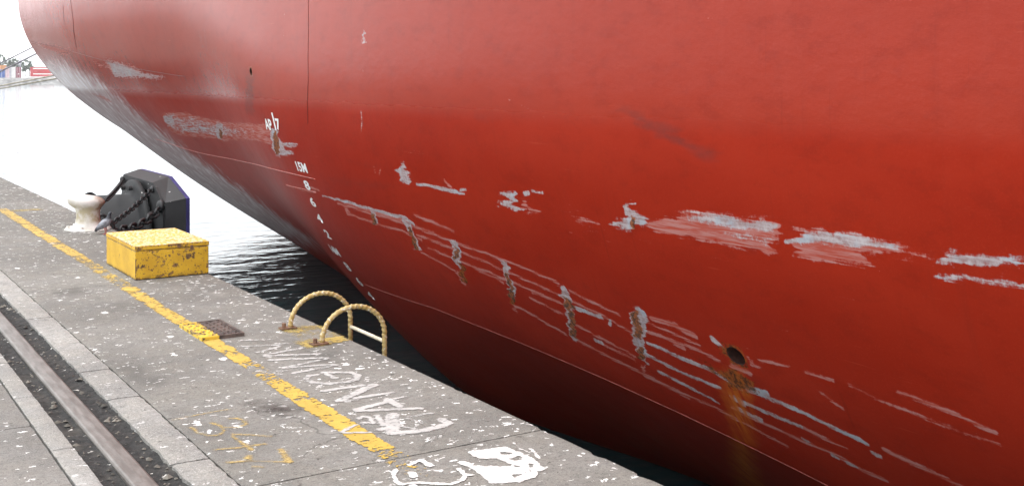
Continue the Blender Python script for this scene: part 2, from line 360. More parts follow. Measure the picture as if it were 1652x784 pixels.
# -- ship paint
def hull_mat():
    N = NT('red_hull_paint'); p = N.sep(N.co)
    w1 = N.sep(N.attr('wear')); w2 = N.sep(N.attr('grime_sheen'))
    red = N.mix(N.ramp(N.noise(0.8, 5, 0.6, N.map((1, 0.7, 1.6))), 0.3, 0.7), (0.254, 0.0160, 0.0060), (0.298, 0.0220, 0.0088))
    # older, chalkier coat above the line of the last repaint
    zz = N.math('ADD', p[2], N.math('MULTIPLY', N.math('SUBTRACT', N.noise(1.2, 3), 0.5), 0.03))
    old = N.ramp(zz, 1.30, 1.50)
    red = N.mix(N.math('MULTIPLY', old, 0.45), red, (0.285, 0.0335, 0.0170))
    vst = N.noise(1.0, 5, 0.6, N.map((1, 5.0, 0.28)))
    red = N.mix(N.math('MULTIPLY', N.ramp(vst, 0.52, 0.75), N.math('MULTIPLY_ADD', old, 0.05, 0.03)), red, (0.38, 0.07, 0.05))
    red = N.mix(N.math('MULTIPLY', N.ramp(N.noise(1.0, 5, 0.6, N.map((1, 7.0, 0.35), (0, 3, 2))), 0.58, 0.75), 0.28), red, (0.18, 0.016, 0.008))
    red = N.mix(N.math('MULTIPLY', N.ramp(N.noise(6, 6, 0.7, N.map((1, 0.6, 1.2))), 0.48, 0.66), 0.30), red, (0.180, 0.013, 0.006))
    red = N.mix(N.math('MULTIPLY', N.ramp(N.noise(70, 4, 0.7), 0.52, 0.68), 0.22), red, (0.36, 0.046, 0.022))
    dr = N.math('MULTIPLY', N.ramp(N.noise(1.0, 6, 0.7, N.map((1, 22.0, 0.55), (0, 7, 1))), 0.60, 0.70), N.ramp(N.noise(0.7, 3), 0.45, 0.62))
    red = N.mix(N.math('MULTIPLY', dr, 0.30), red, (0.13, 0.014, 0.008))
    sc = N.math('MULTIPLY', N.ramp(N.noise(1.0, 6, 0.7, N.map((2, 1.6, 42), (5, 1, 3), (R(14), 0, 0))), 0.63, 0.70), N.ramp(N.noise(0.9, 3, 0.5, N.map((1, 1, 1), (4, 4, 4))), 0.48, 0.62))
    red = N.mix(N.math('MULTIPLY', sc, 0.35), red, (0.42, 0.085, 0.05))
    # noises used to break the edges of the scrapes
    sH = N.noise(1.0, 5, 0.65, N.map((3, 3.0, 60))); sH2 = N.noise(1.0, 4, 0.6, N.map((6, 9.0, 26), (2, 4, 6)))
    sF = N.noise(34, 5, 0.7)
    sV = N.noise(1.0, 5, 0.65, N.map((5, 4.5, 1.1), rot=(R(38), 0, 0)))
    def msk(ch, nz, amp, lo=0.44, hi=0.58):
        return N.math('MULTIPLY', N.ramp(N.math('ADD', ch, N.math('MULTIPLY', N.math('SUBTRACT', nz, 0.5), amp)), lo, hi), N.ramp(ch, 0.06, 0.22))
    nzA = N.math('ADD', N.math('MULTIPLY', sH, 0.6), N.math('MULTIPLY', sF, 0.4))
    nzB = N.math('ADD', N.math('ADD', N.math('MULTIPLY', sH, 0.40), N.math('MULTIPLY', sH2, 0.25)), N.math('MULTIPLY', sF, 0.35))
    pale = msk(w1[0], nzA, 2.6, 0.40, 0.72); white = msk(w1[1], nzB, 2.0, 0.40, 0.70); rust = msk(w1[2], sF, 1.7, 0.38, 0.66)
    dark = N.ramp(N.math('ADD', w2[0], N.math('MULTIPLY', N.math('SUBTRACT', sF, 0.5), 0.2)), 0.1, 1.0, False)
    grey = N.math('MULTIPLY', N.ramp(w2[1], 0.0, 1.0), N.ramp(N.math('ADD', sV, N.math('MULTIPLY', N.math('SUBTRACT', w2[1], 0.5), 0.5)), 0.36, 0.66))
    c = N.mix(N.math('MULTIPLY', grey, 0.9), red, N.mix(N.ramp(sV, 0.45, 0.75), (0.36, 0.27, 0.27), (0.72, 0.68, 0.70)))  # grey of the stern scuffs, lightened to carry a painted sky sheen
    pc = N.mix(N.ramp(sH, 0.38, 0.62), (0.38, 0.08, 0.055), (0.44, 0.22, 0.20))
    c = N.mix(N.math('MULTIPLY', pale, 0.78), c, pc)
    wc = N.mix(N.ramp(nzB, 0.40, 0.62), (0.27, 0.20, 0.20), (0.46, 0.44, 0.455))
    c = N.mix(N.math('MULTIPLY', white, 0.9), c, wc)
    blu = N.math('MULTIPLY', white, N.ramp(N.noise(5, 3), 0.55, 0.65)); c = N.mix(N.math('MULTIPLY', blu, 0.55), c, (0.34, 0.42, 0.48))
    rc = N.mix(N.ramp(N.noise(30, 4), 0.38, 0.62), (0.065, 0.030, 0.016), (0.30, 0.085, 0.020))
    rw = N.math('MULTIPLY', w2[2], N.ramp(N.noise(1.0, 4, 0.6, N.map((4, 16, 1.2))), 0.30, 0.62)); c = N.mix(N.math('MULTIPLY', rw, 0.92), c, (0.46, 0.115, 0.016))
    c = N.mix(N.math('MULTIPLY', rust, 0.92), c, rc)
    c = N.mix(N.math('MULTIPLY', dark, 0.75), c, (0.07, 0.035, 0.035))
    # plating: dished between the frames, weld shrinkage, hammered paint
    fr = N.n('ShaderNodeTexWave'); fr.wave_type = 'BANDS'; fr.bands_direction = 'Y'; fr.inputs['Scale'].default_value = 0.2; fr.inputs['Distortion'].default_value = 0.6
    N.l(N.co, fr.inputs['Vector'])
    dish = N.math('ADD', N.math('MULTIPLY', fr.outputs['Fac'], 0.35), N.noise(0.9, 3, 0.5))
    n1 = N.bump(dish, 0.18, 0.024)
    n2 = N.bump(N.noise(9, 6, 0.65, N.map((1, 0.8, 1.3))), 0.20, 0.012, n1)
    hs = N.math('MULTIPLY', sH, N.math('MAXIMUM', pale, white))
    n3 = N.bump(hs, 0.22, 0.006, n2)
    rg = N.math('ADD', N.math('MULTIPLY_ADD', N.math('MAXIMUM', N.math('MAXIMUM', pale, white), rust), 0.30, 0.15), N.math('MULTIPLY', N.noise(3, 4), 0.10))
    # the newer coat below the repaint line dried matt, the old topside coat still has its gloss
    rg = N.math('ADD', rg, N.math('MULTIPLY_ADD', old, -0.20, 0.22))
    return N.fin(c, rg, n3, spec=N.math('MULTIPLY_ADD', old, 0.11, 0.05))
M['hull'] = hull_mat()
M['weld'] = simple('weld_seam_paint', (0.10, 0.014, 0.010), 0.55, 0.3, 20)
M['weld_bright'] = simple('rubbed_weld_seam', (0.36, 0.09, 0.07), 0.5, 0.5, 14)
M['mark_white'] = simple('draft_mark_white_paint', (0.80, 0.80, 0.79), 0.55, 0.08, 40)
M['pipe_dark'] = simple('rusty_pipe_bore', (0.055, 0.018, 0.012), 0.8, 0.5, 20)
M['deck'] = simple('green_deck_paint', (0.08, 0.16, 0.10), 0.7)

# -- water
def water_mat():
    N = NT('harbour_water')
    a = N.noise(0.9, 3, 0.5, N.map((1, 1.9, 1), rot=(0, 0, R(24)))); b = N.noise(3.2, 3, 0.55, N.map((1, 2.0, 1), rot=(0, 0, R(-12))))
    h = N.math('ADD', a, N.math('MULTIPLY', b, 0.16))
    nb = N.bump(h, 0.8, 0.060)
    return N.fin((0.014, 0.036, 0.040), 0.04, nb, IOR=1.333)
M['water'] = water_mat()
M['rock'] = simple('revetment_rock', (0.20, 0.195, 0.19), 0.9, 0.5, 0.4)
M['shore'] = simple('far_yard_ground', (0.36, 0.35, 0.33), 0.9, 0.2, 0.1)
M['leaf'] = simple('far_foliage', (0.055, 0.09, 0.05), 0.8, 0.5, 0.5)
M['bark'] = simple('far_bark', (0.10, 0.08, 0.06), 0.9)
for k, c in dict(red=(0.42, 0.028, 0.035), blue=(0.035, 0.09, 0.30), maroon=(0.20, 0.035, 0.06), white=(0.62, 0.6, 0.6), grey=(0.26, 0.27, 0.33), orange=(0.5, 0.22, 0.08), pinkw=(0.48, 0.34, 0.38)).items():
    M['c_' + k] = simple('container_' + k, c, 0.6, 0.15, 0.6)
M['bulb'] = simple('white_lettering', (0.8, 0.78, 0.75), 0.6, 0.05)

# ------------------------------------------------------------------ WATER
WZ = -2.3
wy = np.concatenate([np.linspace(-60, 120, 60), np.geomspace(130, 3000, 30)]); wx = np.concatenate([-np.geomspace(2500, 20, 20), np.linspace(-15, 80, 40), np.geomspace(90, 2500, 20)])
gx, gy = np.meshgrid(wx, wy, indexing='ij')
wat = link('water', npmesh('water', np.stack([gx.ravel(), gy.ravel(), np.full(gx.size, WZ)], 1), gridq(len(wx), len(wy))), M['water'])
setp(wat, 'dark rippled harbour water between the quay and the ship', kind='structure')

# ------------------------------------------------------------------ QUAY
QX = 3.11
bm = bmesh.new(); box(bm, -60, QX - 0.02, -60, 90, -7, -0.15)
quay = bmlink('quay', bm, M['wall']); setp(quay, 'weathered grey concrete quay with a rail slot', kind='structure')

def slab(name, mat, x0, x1, y0, y1, step, top=0.0, sea=False, seed=0, rag=0.006, hole=None):
    nx = max(3, int((x1 - x0) / step)); ny = max(3, int((y1 - y0) / step))
    xs = np.linspace(x0, x1, nx); ys = np.linspace(y0, y1, ny)
    X, Y = np.meshgrid(xs, ys, indexing='ij'); 
    Z = top + (fbm(X * 1.3, Y * 1.3, seed) - 0.5) * 0.0015 + (fbm(X * 9, Y * 9, seed + 3, 2) - 0.5) * 0.0015
    def wob(t, s, k): return (fbm(t * 14, t * 0 + s, seed + k, 4) - 0.5) * 2 * rag
    X[0] += np.abs(wob(ys, 1.3, 1)); Y[:, 0] += np.abs(wob(xs, 2.7, 2)); Y[:, -1] -= np.abs(wob(xs, 5.1, 4))
    if sea:
        ch = np.clip(fbm(ys * 7, ys * 0 + 7.7, 31, 4) - 0.60, 0, 1) * 0.10
        X[-1] += -0.012 * fbm(ys * 20, ys * 0, 9, 3) - ch; X[-2] = np.minimum(X[-2], X[-1] - 0.012); Z[-1] -= 0.012 + ch * 0.35; X[-3] = np.minimum(X[-3], X[-2] - 0.01)
    else: X[-1] -= np.abs(wob(ys, 8.8, 6))
    for e in (Z[0], Z[:, 0], Z[:, -1]): e -= 0.003
    if not sea: Z[-1] -= 0.003
    V = [np.stack([X.ravel(), Y.ravel(), Z.ravel()], 1)]; Q = [gridq(nx, ny)]
    idx = np.arange(nx * ny).reshape(nx, ny)
    loop = np.concatenate([idx[:, 0], idx[-1, 1:], idx[-2::-1, -1], idx[0, -2:0:-1]])
    tv = V[0][loop].copy(); lv = tv.copy(); lv[:, 2] = -0.149; off = nx * ny
    V += [tv, lv]; n = len(loop); a = np.arange(n); b = (a + 1) % n
    Q.append(np.stack([off + a, off + n + a, off + n + b, off + b], 1))
    Q = np.concatenate(Q)
    if hole:
        V_ = np.concatenate(V); cx = V_[Q].mean(1)
        Q = Q[~((cx[:, 0] > hole[0]) & (cx[:, 0] < hole[1]) & (cx[:, 1] > hole[2]) & (cx[:, 1] < hole[3]))]
    me = npmesh(name, np.concatenate(V), Q, True)
    return link(name, me, mat, quay)

joints = [-6, -0.6, 4.61, 9.71, 14.9, 20.0, 25.2, 30.4, 40, 50, 60, 70, 80]
for i in range(len(joints) - 1):
    y0, y1 = joints[i] + 0.004, joints[i + 1] - 0.004
    st = 0.02 if 3 < y1 < 15 else (0.05 if y1 < 31 else 0.25)
    slab('slab', M['concrete'], 1.605, QX, y0, y1, st, 0.0, True, 10 + i)
# pale kerb strip along the rail slot, cast in short lengths
kj = [-6, -1.2, 1.5, 3.4, 5.06, 6.25, 6.92, 8.63, 10.9, 13.6, 16.4, 19.2, 22, 26, 30.4, 40, 55, 80]
for i in range(len(kj) - 1):
    slab('kerb_block', M['kerb'], 1.425, 1.60, kj[i] + 0.003, kj[i + 1] - 0.003, 0.02 if 3 < kj[i + 1] < 14 else 0.08, 0.003, False, 40 + i, 0.016)
lj = [-6, 0, 2.4, 4.2, 5.55, 6.55, 7.4, 9.2, 12, 16, 22, 30, 45, 80]
for i in range(len(lj) - 1):
    slab('kerb_block', M['kerb'], 1.02, 1.12, lj[i] + 0.003, lj[i + 1] - 0.003, 0.02 if 3 < lj[i + 1] < 10 else 0.06, 0.0, False, 70 + i, 0.008)
yj = [-6, 3.1, 6.0, 8.9, 14, 20, 30, 50, 80]
for i in range(len(yj) - 1):
    slab('slab', M['concrete_land'], -2.4, 1.012, yj[i] + 0.003, yj[i + 1] - 0.003, 0.05 if i < 4 else 0.2, 0.0, False, 90 + i)
yard = boxobj('yard', M['concrete_land'], quay, -60, -2.41, -60, 90, -0.148, 0.0)
# dirt packed in the rail slot
xs = np.linspace(1.11, 1.435, 28); ys = np.concatenate([np.linspace(-6, 3, 60), np.linspace(3.05, 14, 700), np.linspace(14.1, 80, 300)])
X, Y = np.meshgrid(xs, ys, indexing='ij')
Z = -0.022 + (fbm(X * 6, Y * 6, 3) - 0.5) * 0.022 + (fbm(X * 40, Y * 40, 8, 3) - 0.5) * 0.014 + np.clip(np.abs(X - 1.27) - 0.1, 0, 1) * 0.12
d = link('slot_dirt', npmesh('slot_dirt', np.stack([X.ravel(), Y.ravel(), Z.ravel()], 1), gridq(len(xs), len(ys))), M['dirt'], quay)
setp(d, kind='stuff')
# loose stones and litter in the slot, joined: too many and too small to pick out
V = []; Fc = []
for k in range(300):
    y = 4.0 + random.random() ** 1.4 * 7; x = random.choice([random.uniform(1.135, 1.20), random.uniform(1.345, 1.415)]); r = random.uniform(0.003, 0.009) if random.random() < 0.86 else random.uniform(0.01, 0.02)
    c = Vector((x, y, -0.020 + r * 0.2 + max(0, abs(x - 1.27) - 0.1) * 0.12)); q = Matrix.Rotation(random.uniform(0, 6.3), 3, 'Z') @ Matrix.Rotation(random.uniform(-0.4, 0.4), 3, 'X')
    o = len(V)
    for s in ((1, 0, 0), (0.3, 1, 0), (-0.9, 0.5, 0), (-0.6, -0.8, 0), (0.5, -0.9, 0)):
        V.append(c + q @ (Vector((s[0] * 1.3, s[1] * 0.9, random.uniform(-0.2, 0.2))) * r))
    V.append(c + q @ Vector((0, 0, r * 0.8)))
    for a in range(5): Fc.append((o + a, o + (a + 1) % 5, o + 5))
s_ = link('slot_gravel', pymesh('slot_gravel', V, Fc), M['stone'], quay); setp(s_, kind='stuff')

# crane rail
prof = [(-0.030, -0.12), (-0.030, -0.055), (-0.047, -0.045), (-0.050, -0.010), (-0.046, -0.002), (-0.038, 0.0015), (0, 0.003), (0.038, 0.0015), (0.046, -0.002), (0.050, -0.010), (0.047, -0.045), (0.030, -0.055), (0.030, -0.12)]
ys = np.concatenate([[-6], np.linspace(2, 20, 90), np.linspace(22, 80, 20)])
V = [(1.268 + p[0] + 0.002 * math.sin(y * 1.7), y, p[1] + 0.0015 * math.sin(y * 2.3)) for y in ys for p in prof]; n = len(prof)
Fc = [(i * n + k, (i + 1) * n + k, (i + 1) * n + k + 1, i * n + k + 1) for i in range(len(ys) - 1) for k in range(n - 1)]
rail = link('crane_rail', pymesh('crane_rail', V, Fc, False), M['rail'])
setp(rail, 'brown steel crane rail sunk in a dirt-filled slot along the quay', 'rail')

# ------------------------------------------------------------------ paint on the quay
def poly_sd(px, py, poly):
    """signed distance, negative inside"""
    P = np.asarray(poly, float); d = np.full(px.shape, 1e9); ins = np.zeros(px.shape, bool)
    for i in range(len(P)):
        a = P[i]; b = P[(i + 1) % len(P)]; e = b - a; L = e @ e + 1e-12
        t = np.clip(((px - a[0]) * e[0] + (py - a[1]) * e[1]) / L, 0, 1)
        d = np.minimum(d, np.hypot(px - a[0] - t * e[0], py - a[1] - t * e[1]))
        c = ((a[1] > py) != (b[1] > py))
        with np.errstate(divide='ignore', invalid='ignore'):
            xi = a[0] + (py - a[1]) * e[0] / (e[1] if abs(e[1]) > 1e-12 else 1e-12)
        ins ^= c & (px < xi)
    return np.where(ins, -d, d)
def line_d(px, py, pts, hw):
    d = np.full(px.shape, 1e9); P = np.asarray(pts, float); W = np.broadcast_to(np.asarray(hw, float), (len(P),))
    for i in range(len(P) - 1):
        a = P[i]; e = P[i + 1] - a; L = e @ e + 1e-12; t = np.clip(((px - a[0]) * e[0] + (py - a[1]) * e[1]) / L, 0, 1)
        d = np.minimum(d, np.hypot(px - a[0] - t * e[0], py - a[1] - t * e[1]) - (W[i] * (1 - t) + W[i + 1] * t))
    return d
def sheet(name, mat, x0, x1, y0, y1, z, field, step=0.01, cut=0.12):
    xs = np.arange(x0, x1 + step, step); ys = np.arange(y0, y1 + step, step); X, Y = np.meshgrid(xs, ys, indexing='ij')
    f = np.clip(field(X, Y), 0, 1); zz = np.full(X.shape, z)
    Q = gridq(len(xs), len(ys)); fr = f.ravel(); Q = Q[fr[Q].max(1) > cut]
    used = np.unique(Q); mp = np.full(X.size, -1); mp[used] = np.arange(len(used))
    me = npmesh(name, np.stack([X.ravel(), Y.ravel(), zz.ravel()], 1)[used], mp[Q], False)
    at = me.attributes.new('cover', 'FLOAT', 'POINT'); at.data.foreach_set('value', fr[used].astype(np.float32))
    return link(name, me, mat, quay)
PZ = 0.0030
def soft(sd, w=0.012, cap=1.0): return cap * np.clip(0.5 - sd / (2 * w), 0, 1)

# yellow line: how much paint is left along the quay
wk = np.array([4.3, 4.62, 4.72, 4.80, 5.6, 5.70, 5.72, 5.80, 6.02, 6.08, 6.45, 6.62, 6.66, 7.2, 7.86, 7.92, 9.45, 9.6, 9.72, 9.8, 10.2, 11.4, 11.6, 12.2, 12.3, 12.7, 14, 16.0, 16.4, 22])
wv = np.array([0.20, 0.32, 0.48, 0.76, 0.76, 0.60, 0.38, 0.74, 0.70, 0.44, 0.36, 0.46, 0.74, 0.74, 0.50, 0.66, 0.66, 0.55, 0.25, 0.42, 0.40, 0.50, 0.66, 0.66, 0.45, 0.64, 0.64, 0.55, 0.0, 0.0])
def yl(X, Y):
    xl = np.interp(Y, [4.3, 5.9, 6.6, 22], [2.235, 2.245, 2.262, 2.285]); xr = np.interp(Y, [4.3, 6, 7, 10, 22], [2.365, 2.368, 2.375, 2.40, 2.44])
    e = np.minimum(X - xl, xr - X); return np.clip(0.5 + e / 0.018, 0, 1) * np.interp(Y, wk, wv)
sheet('yellow_line', M['yellow_line'], 2.21, 2.46, 4.3, 7.31, PZ, yl)
sheet('yellow_line', M['yellow_line'], 2.21, 2.46, 7.83, 16.5, PZ, yl, 0.02)
sheet('yellow_line', M['yellow_faint'], 2.42, 2.9, 15.5, 15.95, PZ, lambda X, Y: soft(np.maximum(np.abs(Y - 15.72) - 0.13, X - 2.8), 0.05, 0.6), 0.03)
# yellow threshold painted at the head of the ladder
def yp(X, Y):
    a = poly_sd(X, Y, [(2.77, 7.40), (3.10, 7.38), (3.10, 7.22), (2.86, 7.20)]); b = poly_sd(X, Y, [(2.74, 6.99), (2.86, 6.99), (3.09, 6.97), (3.09, 6.80), (2.75, 6.76)])
    c = poly_sd(X, Y, [(2.80, 7.3), (3.1, 7.3), (3.1, 6.9), (2.8, 6.9)])
    return np.maximum(np.maximum(soft(a, 0.03, 0.62), soft(b, 0.03, 0.72)), soft(c, 0.03, 0.40))
sheet('yellow_threshold', M['yellow_faint'], 2.70, 3.10, 6.7, 7.45, PZ, yp)

# worn white letters
def Z1(*p): return [gnd(400 + x / 6.533, 540 + y / 6.533) for x, y in p]
def Z2(*p): return [gnd(520 + x / 6.533, 600 + y / 6.533) for x, y in p]
def Z3(*p): return [gnd(620 + x / 5.507, 680 + y / 5.507) for x, y in p]
def Z4(*p): return [gnd(280 + x / 5.85, 650 + y / 5.85) for x, y in p]
def letter(name, mat, strokes, polys=(), holes=(), cap=0.8, z=PZ, w=0.012):
    pts = np.array([q for s in strokes for q in s[0]] + [q for pl in polys for q in pl])
    x0, y0 = pts.min(0) - 0.07; x1, y1 = pts.max(0) + 0.07
    def f(X, Y):
        v = np.zeros(X.shape)
        for s in strokes: v = np.maximum(v, soft(line_d(X, Y, s[0], s[1]), w, s[2] if len(s) > 2 else cap))
        for pl in polys: v = np.maximum(v, soft(poly_sd(X, Y, pl), w, cap))
        for h in holes: v = np.minimum(v, 1 - soft(poly_sd(X, Y, h), w))
        return v
    return sheet(name, mat, x0, min(x1, 3.095), y0, y1, z, f, 0.008)
letter('painted_letter', M['white_faint'], [(Z1((-60, 62), (250, 55)), 0.022), (Z1((-40, 125), (330, 108)), 0.022), (Z1((100, 188), (320, 128)), 0.02), (Z1((330, 100), (520, 85)), 0.016, 0.55)], cap=0.62)
letter('painted_letter', M['white_faint'], [(Z1((170, 215), (570, 142)), 0.022), (Z1((180, 225), (740, 205)), 0.024), (Z1((235, 268), (830, 245)), 0.024), (Z1((400, 345), (840, 252)), 0.022), (Z1((390, 350), (880, 315)), 0.022), (Z1((490, 405), (930, 322)), 0.022), (Z1((310, 385), (400, 380)), 0.012)], cap=0.74)
letter('painted_letter', M['white_faint'], [(Z1((800, 400), (920, 460)), 0.022), (Z1((800, 400), (1080, 400), (1160, 430), (1150, 470), (1050, 500), (860, 520), (690, 505), (610, 470), (640, 435), (720, 425)), 0.025)], cap=0.76)
letter('painted_letter', M['white_faint'], [(Z1((790, 595), (1200, 537)), 0.024), (Z1((970, 695), (1330, 530)), 0.032), (Z1((1000, 700), (1150, 688)), 0.014), (Z1((1140, 668), (1510, 612)), 0.024)], cap=0.82)
letter('painted_letter', M['white_faint'], [(Z2((370, 398), (660, 322)), 0.024), (Z2((690, 295), (820, 365)), 0.026), (Z2((700, 295), (870, 262)), 0.018), (Z2((370, 412), (1040, 385)), 0.022)], cap=0.88)
letter('painted_letter', M['white_faint'], [(Z2((900, 475), (1150, 438)), 0.018, 0.6), (Z2((890, 490), (1060, 540)), 0.016, 0.55), (Z2((1260, 505), (1330, 545), (1200, 590), (1000, 632), (800, 640)), 0.03), (Z2((380, 492), (430, 470), (500, 480), (540, 545), (420, 535)), 0.016), (Z2((580, 460), (640, 560)), 0.02), (Z2((740, 455), (740, 640)), 0.04), (Z2((600, 610), (700, 590)), 0.026), (Z2((800, 570), (960, 600)), 0.012)], cap=0.86)
letter('painted_letter', M['white_new'], [(Z3((1150, 190), (1200, 240), (1290, 280)), 0.008), (Z3((1270, 230), (1320, 260), (1370, 325)), 0.008), (Z3((690, 365), (780, 400), (860, 440)), 0.022)],
       [Z3((725, 268), (1080, 222), (1250, 290), (1350, 350), (1445, 430), (1380, 448), (1350, 500), (1200, 540), (940, 552), (850, 470), (800, 390), (860, 385), (840, 335))],
       [Z3((830, 335), (1000, 330), (1140, 385), (1120, 397), (850, 395)), Z3((1020, 262), (1140, 285), (1100, 300), (1040, 292)), Z3((1100, 335), (1200, 310), (1260, 340), (1160, 350)), Z3((1280, 375), (1340, 380), (1300, 410)), Z3((1130, 475), (1230, 470), (1150, 500)), Z3((1140, 385), (1220, 400), (1160, 412))], cap=0.82, w=0.012)
letter('painted_letter', M['white_new'], [(Z3((100, 430), (80, 480), (110, 540), (140, 560), (300, 545), (420, 555), (600, 560), (690, 530), (720, 480)), 0.010), (Z3((660, 425), (720, 480), (780, 478)), 0.012), (Z3((230, 385), (320, 345)), 0.014), (Z3((240, 460), (265, 490)), 0.02)], [Z3((300, 345), (350, 335), (460, 400), (400, 410), (330, 370))], cap=0.95, w=0.01, z=PZ + 0.001)
# two brush strokes of white across the yellow line
letter('painted_stroke', M['white_faint'], [(Z2((200, 640), (340, 572)), 0.014), (Z2((230, 650), (500, 645)), 0.012)], cap=0.9, z=PZ + 0.003)
# oily stain beside the line
M['stain'] = paint_sheet('oil_stain', (0.045, 0.038, 0.034), None, 1.2, 0.25, 1.5, 8)
sheet('oil_stain', M['stain'], 1.80, 2.235, 5.3, 6.1, PZ, lambda X, Y: np.clip(0.95 - np.hypot((X - 2.12) / 0.20, (Y - 5.62) / 0.26) * 0.75, 0, 1), 0.02, 0.1)
# sprayed figures
letter('sprayed_figure', M['spray'], [(Z4((0, 160), (180, 125), (380, 85), (505, 65)), 0.010)], cap=0.8)
letter('sprayed_figure', M['spray'], [(Z4((170, 232), (230, 285), (330, 312), (430, 305), (480, 260), (440, 215), (360, 192)), 0.011), (Z4((470, 232), (600, 235), (685, 205), (660, 165), (600, 148), (540, 150)), 0.009)], cap=0.85)
letter('sprayed_figure', M['spray'], [(Z4((910, 318), (720, 303), (560, 298), (560, 320), (680, 400), (740, 445)), 0.011), (Z4((390, 442), (600, 425), (860, 388)), 0.010), (Z4((700, 510), (720, 545)), 0.018)], cap=0.85)
letter('sprayed_figure', M['spray'], [(Z4((510, 562), (700, 548), (1090, 560)), 0.009), (Z4((1010, 440), (1090, 555)), 0.02), (Z4((760, 600), (840, 608)), 0.012)], cap=0.85)

# ------------------------------------------------------------------ SHIP
HK = np.array([4., 8, 12.92, 17, 21.5, 26, 31])
HZ = np.array([1.55, 1.75, 2.0055, 3.3214, 3.5864, 3.6067, 3.6532])
HQ = np.array([0.145, 0.138, 0.1305, 0.1179, 0.134, 0.1656, 0.2329])
HX = 4.85 + np.array([0, 0, 0.0707, 0.1243, 0.0738, 0.0023, 0.0532])
HEND = 30.9
def herm(x, V):
    m = np.gradient(V, HK); i = np.clip(np.searchsorted(HK, x) - 1, 0, len(HK) - 2); h = HK[i + 1] - HK[i]; t = np.clip((x - HK[i]) / h, 0, 1)
    return (2 * t**3 - 3 * t**2 + 1) * V[i] + (t**3 - 2 * t**2 + t) * h * m[i] + (-2 * t**3 + 3 * t**2) * V[i + 1] + (t**3 - t**2) * h * m[i + 1]
def hullx(Y, Z, knuckle=True):
    Y = np.asarray(Y, float); Z = np.asarray(Z, float)
    s = herm(Y, HZ) - Z; s = (s + np.sqrt(s * s + 0.06)) / 2
    if not knuckle: return herm(Y, HX) + herm(Y, HQ) * s * s
    KNZ = np.interp(Y, KN[:, 0], KN[:, 1])     # height of the knuckle below which the plating turns under
    kn = np.clip((12.6 - Y) / 4.5, 0, 1); kn = kn * kn * (3 - 2 * kn); b = KNZ - Z; b = (b + np.sqrt(b * b + 0.0008)) / 2
    return herm(Y, HX) + herm(Y, HQ) * s * s + kn * 0.36 * b
_ys = np.linspace(2.6, HEND, 2600)
def onhull(px, py, knuckle=True):
    r = ray(px, py); t = _ys / r[1]; g = hullx(_ys, EYE + r[2] * t, knuckle) - r[0] * t
    k = np.nonzero(g <= 0)[0]; i = k[0] if len(k) else int(np.argmin(g))
    return float(_ys[i]), float(EYE + r[2] * t[i])

KLINE = [(590, 459), (700, 497), (830, 549), (980, 613), (1100, 668), (1200, 716), (1290, 760), (1420, 826)]
KN = np.array(sorted(onhull(*p, False) for p in KLINE))

ship = empty('ship', (0, 0, 0)); setp(ship, 'huge red ship hull with scraped plating moored alongside the concrete quay', 'ship')
# plating grid: fine where it is seen
def spaced(a, b, f):
    out = [a]
    while out[-1] < b: out.append(out[-1] + f(out[-1]))
    out[-1] = b; return out
gy = np.array([-45, -30, -15, -6, -2, 0, 1.5] + spaced(2.3, HEND, lambda y: float(np.interp(y, [2.3, 5, 9, 14, 22, 31], [0.010, 0.012, 0.016, 0.024, 0.040, 0.05]))))
gz = np.array([-4.0, -3.4, -2.9, -2.5] + spaced(-2.2, 3.7, lambda z: float(np.interp(z, [-2.2, -1.4, -0.8, 1.8, 2.4, 3.7], [0.05, 0.02, 0.0125, 0.0125, 0.025, 0.04]))) + [4.2, 5, 6, 7.5, 9.0])
GY, GZ = np.meshgrid(gy, gz, indexing='ij'); GX = hullx(GY, GZ)
nY, nZ = len(gy), len(gz)

wear = np.zeros((nY, nZ, 3)); grime_sheen = np.zeros((nY, nZ, 3))
def paint(arr, ch, pts, cap=0.85, w=0.03, lines=None, hw=None, warp=1.0):
    P = np.array([onhull(*p) for p in pts]); 
    m = 0.25
    i0, i1 = np.searchsorted(gy, [P[:, 0].min() - m, P[:, 0].max() + m]); j0, j1 = np.searchsorted(gz, [P[:, 1].min() - m, P[:, 1].max() + m])
    X, Y = GY[i0:i1, j0:j1], GZ[i0:i1, j0:j1]
    if X.size == 0: return
    if hw is None:
        a_ = warp; X, Y = X + (fbm(X * 3, Y * 30, 11, 3) - 0.5) * 0.30 * a_ + (fbm(X * 18, Y * 18, 17, 3) - 0.5) * 0.08 * a_, Y + (fbm(X * 10, Y * 18, 23, 3) - 0.5) * 0.045 * a_
    else:
        X, Y = X, Y + (fbm(X * 7, Y * 3, 29, 3) - 0.5) * 0.022
    if hw is None: sd = poly_sd(X, Y, P)
    else:
        W = [h * (math.hypot(y, 5) * 1.0) / SF for h, y in zip(np.broadcast_to(hw, (len(P),)), P[:, 0])]
        sd = line_d(X, Y, P, W)
    v = cap * np.clip(0.5 - sd / (2 * w), 0, 1) ** (1 if hw is None else 1)
    arr[i0:i1, j0:j1, ch] = np.maximum(arr[i0:i1, j0:j1, ch], v)
P_, W_, R_ = 0, 1, 2
A = lambda ch, pts, cap=0.85, w=0.03: paint(wear, ch, pts, cap * (1.35 if ch == 2 else 1.08), w * 1.4, warp=0.5 if w < 0.025 else 1.0)
L = lambda ch, pts, hw=1.5, cap=0.8, w=0.014: paint(wear, ch, pts, min(2.2, cap * (1.75 if ch == 0 else 1.45)), w * 1.4, hw=hw)
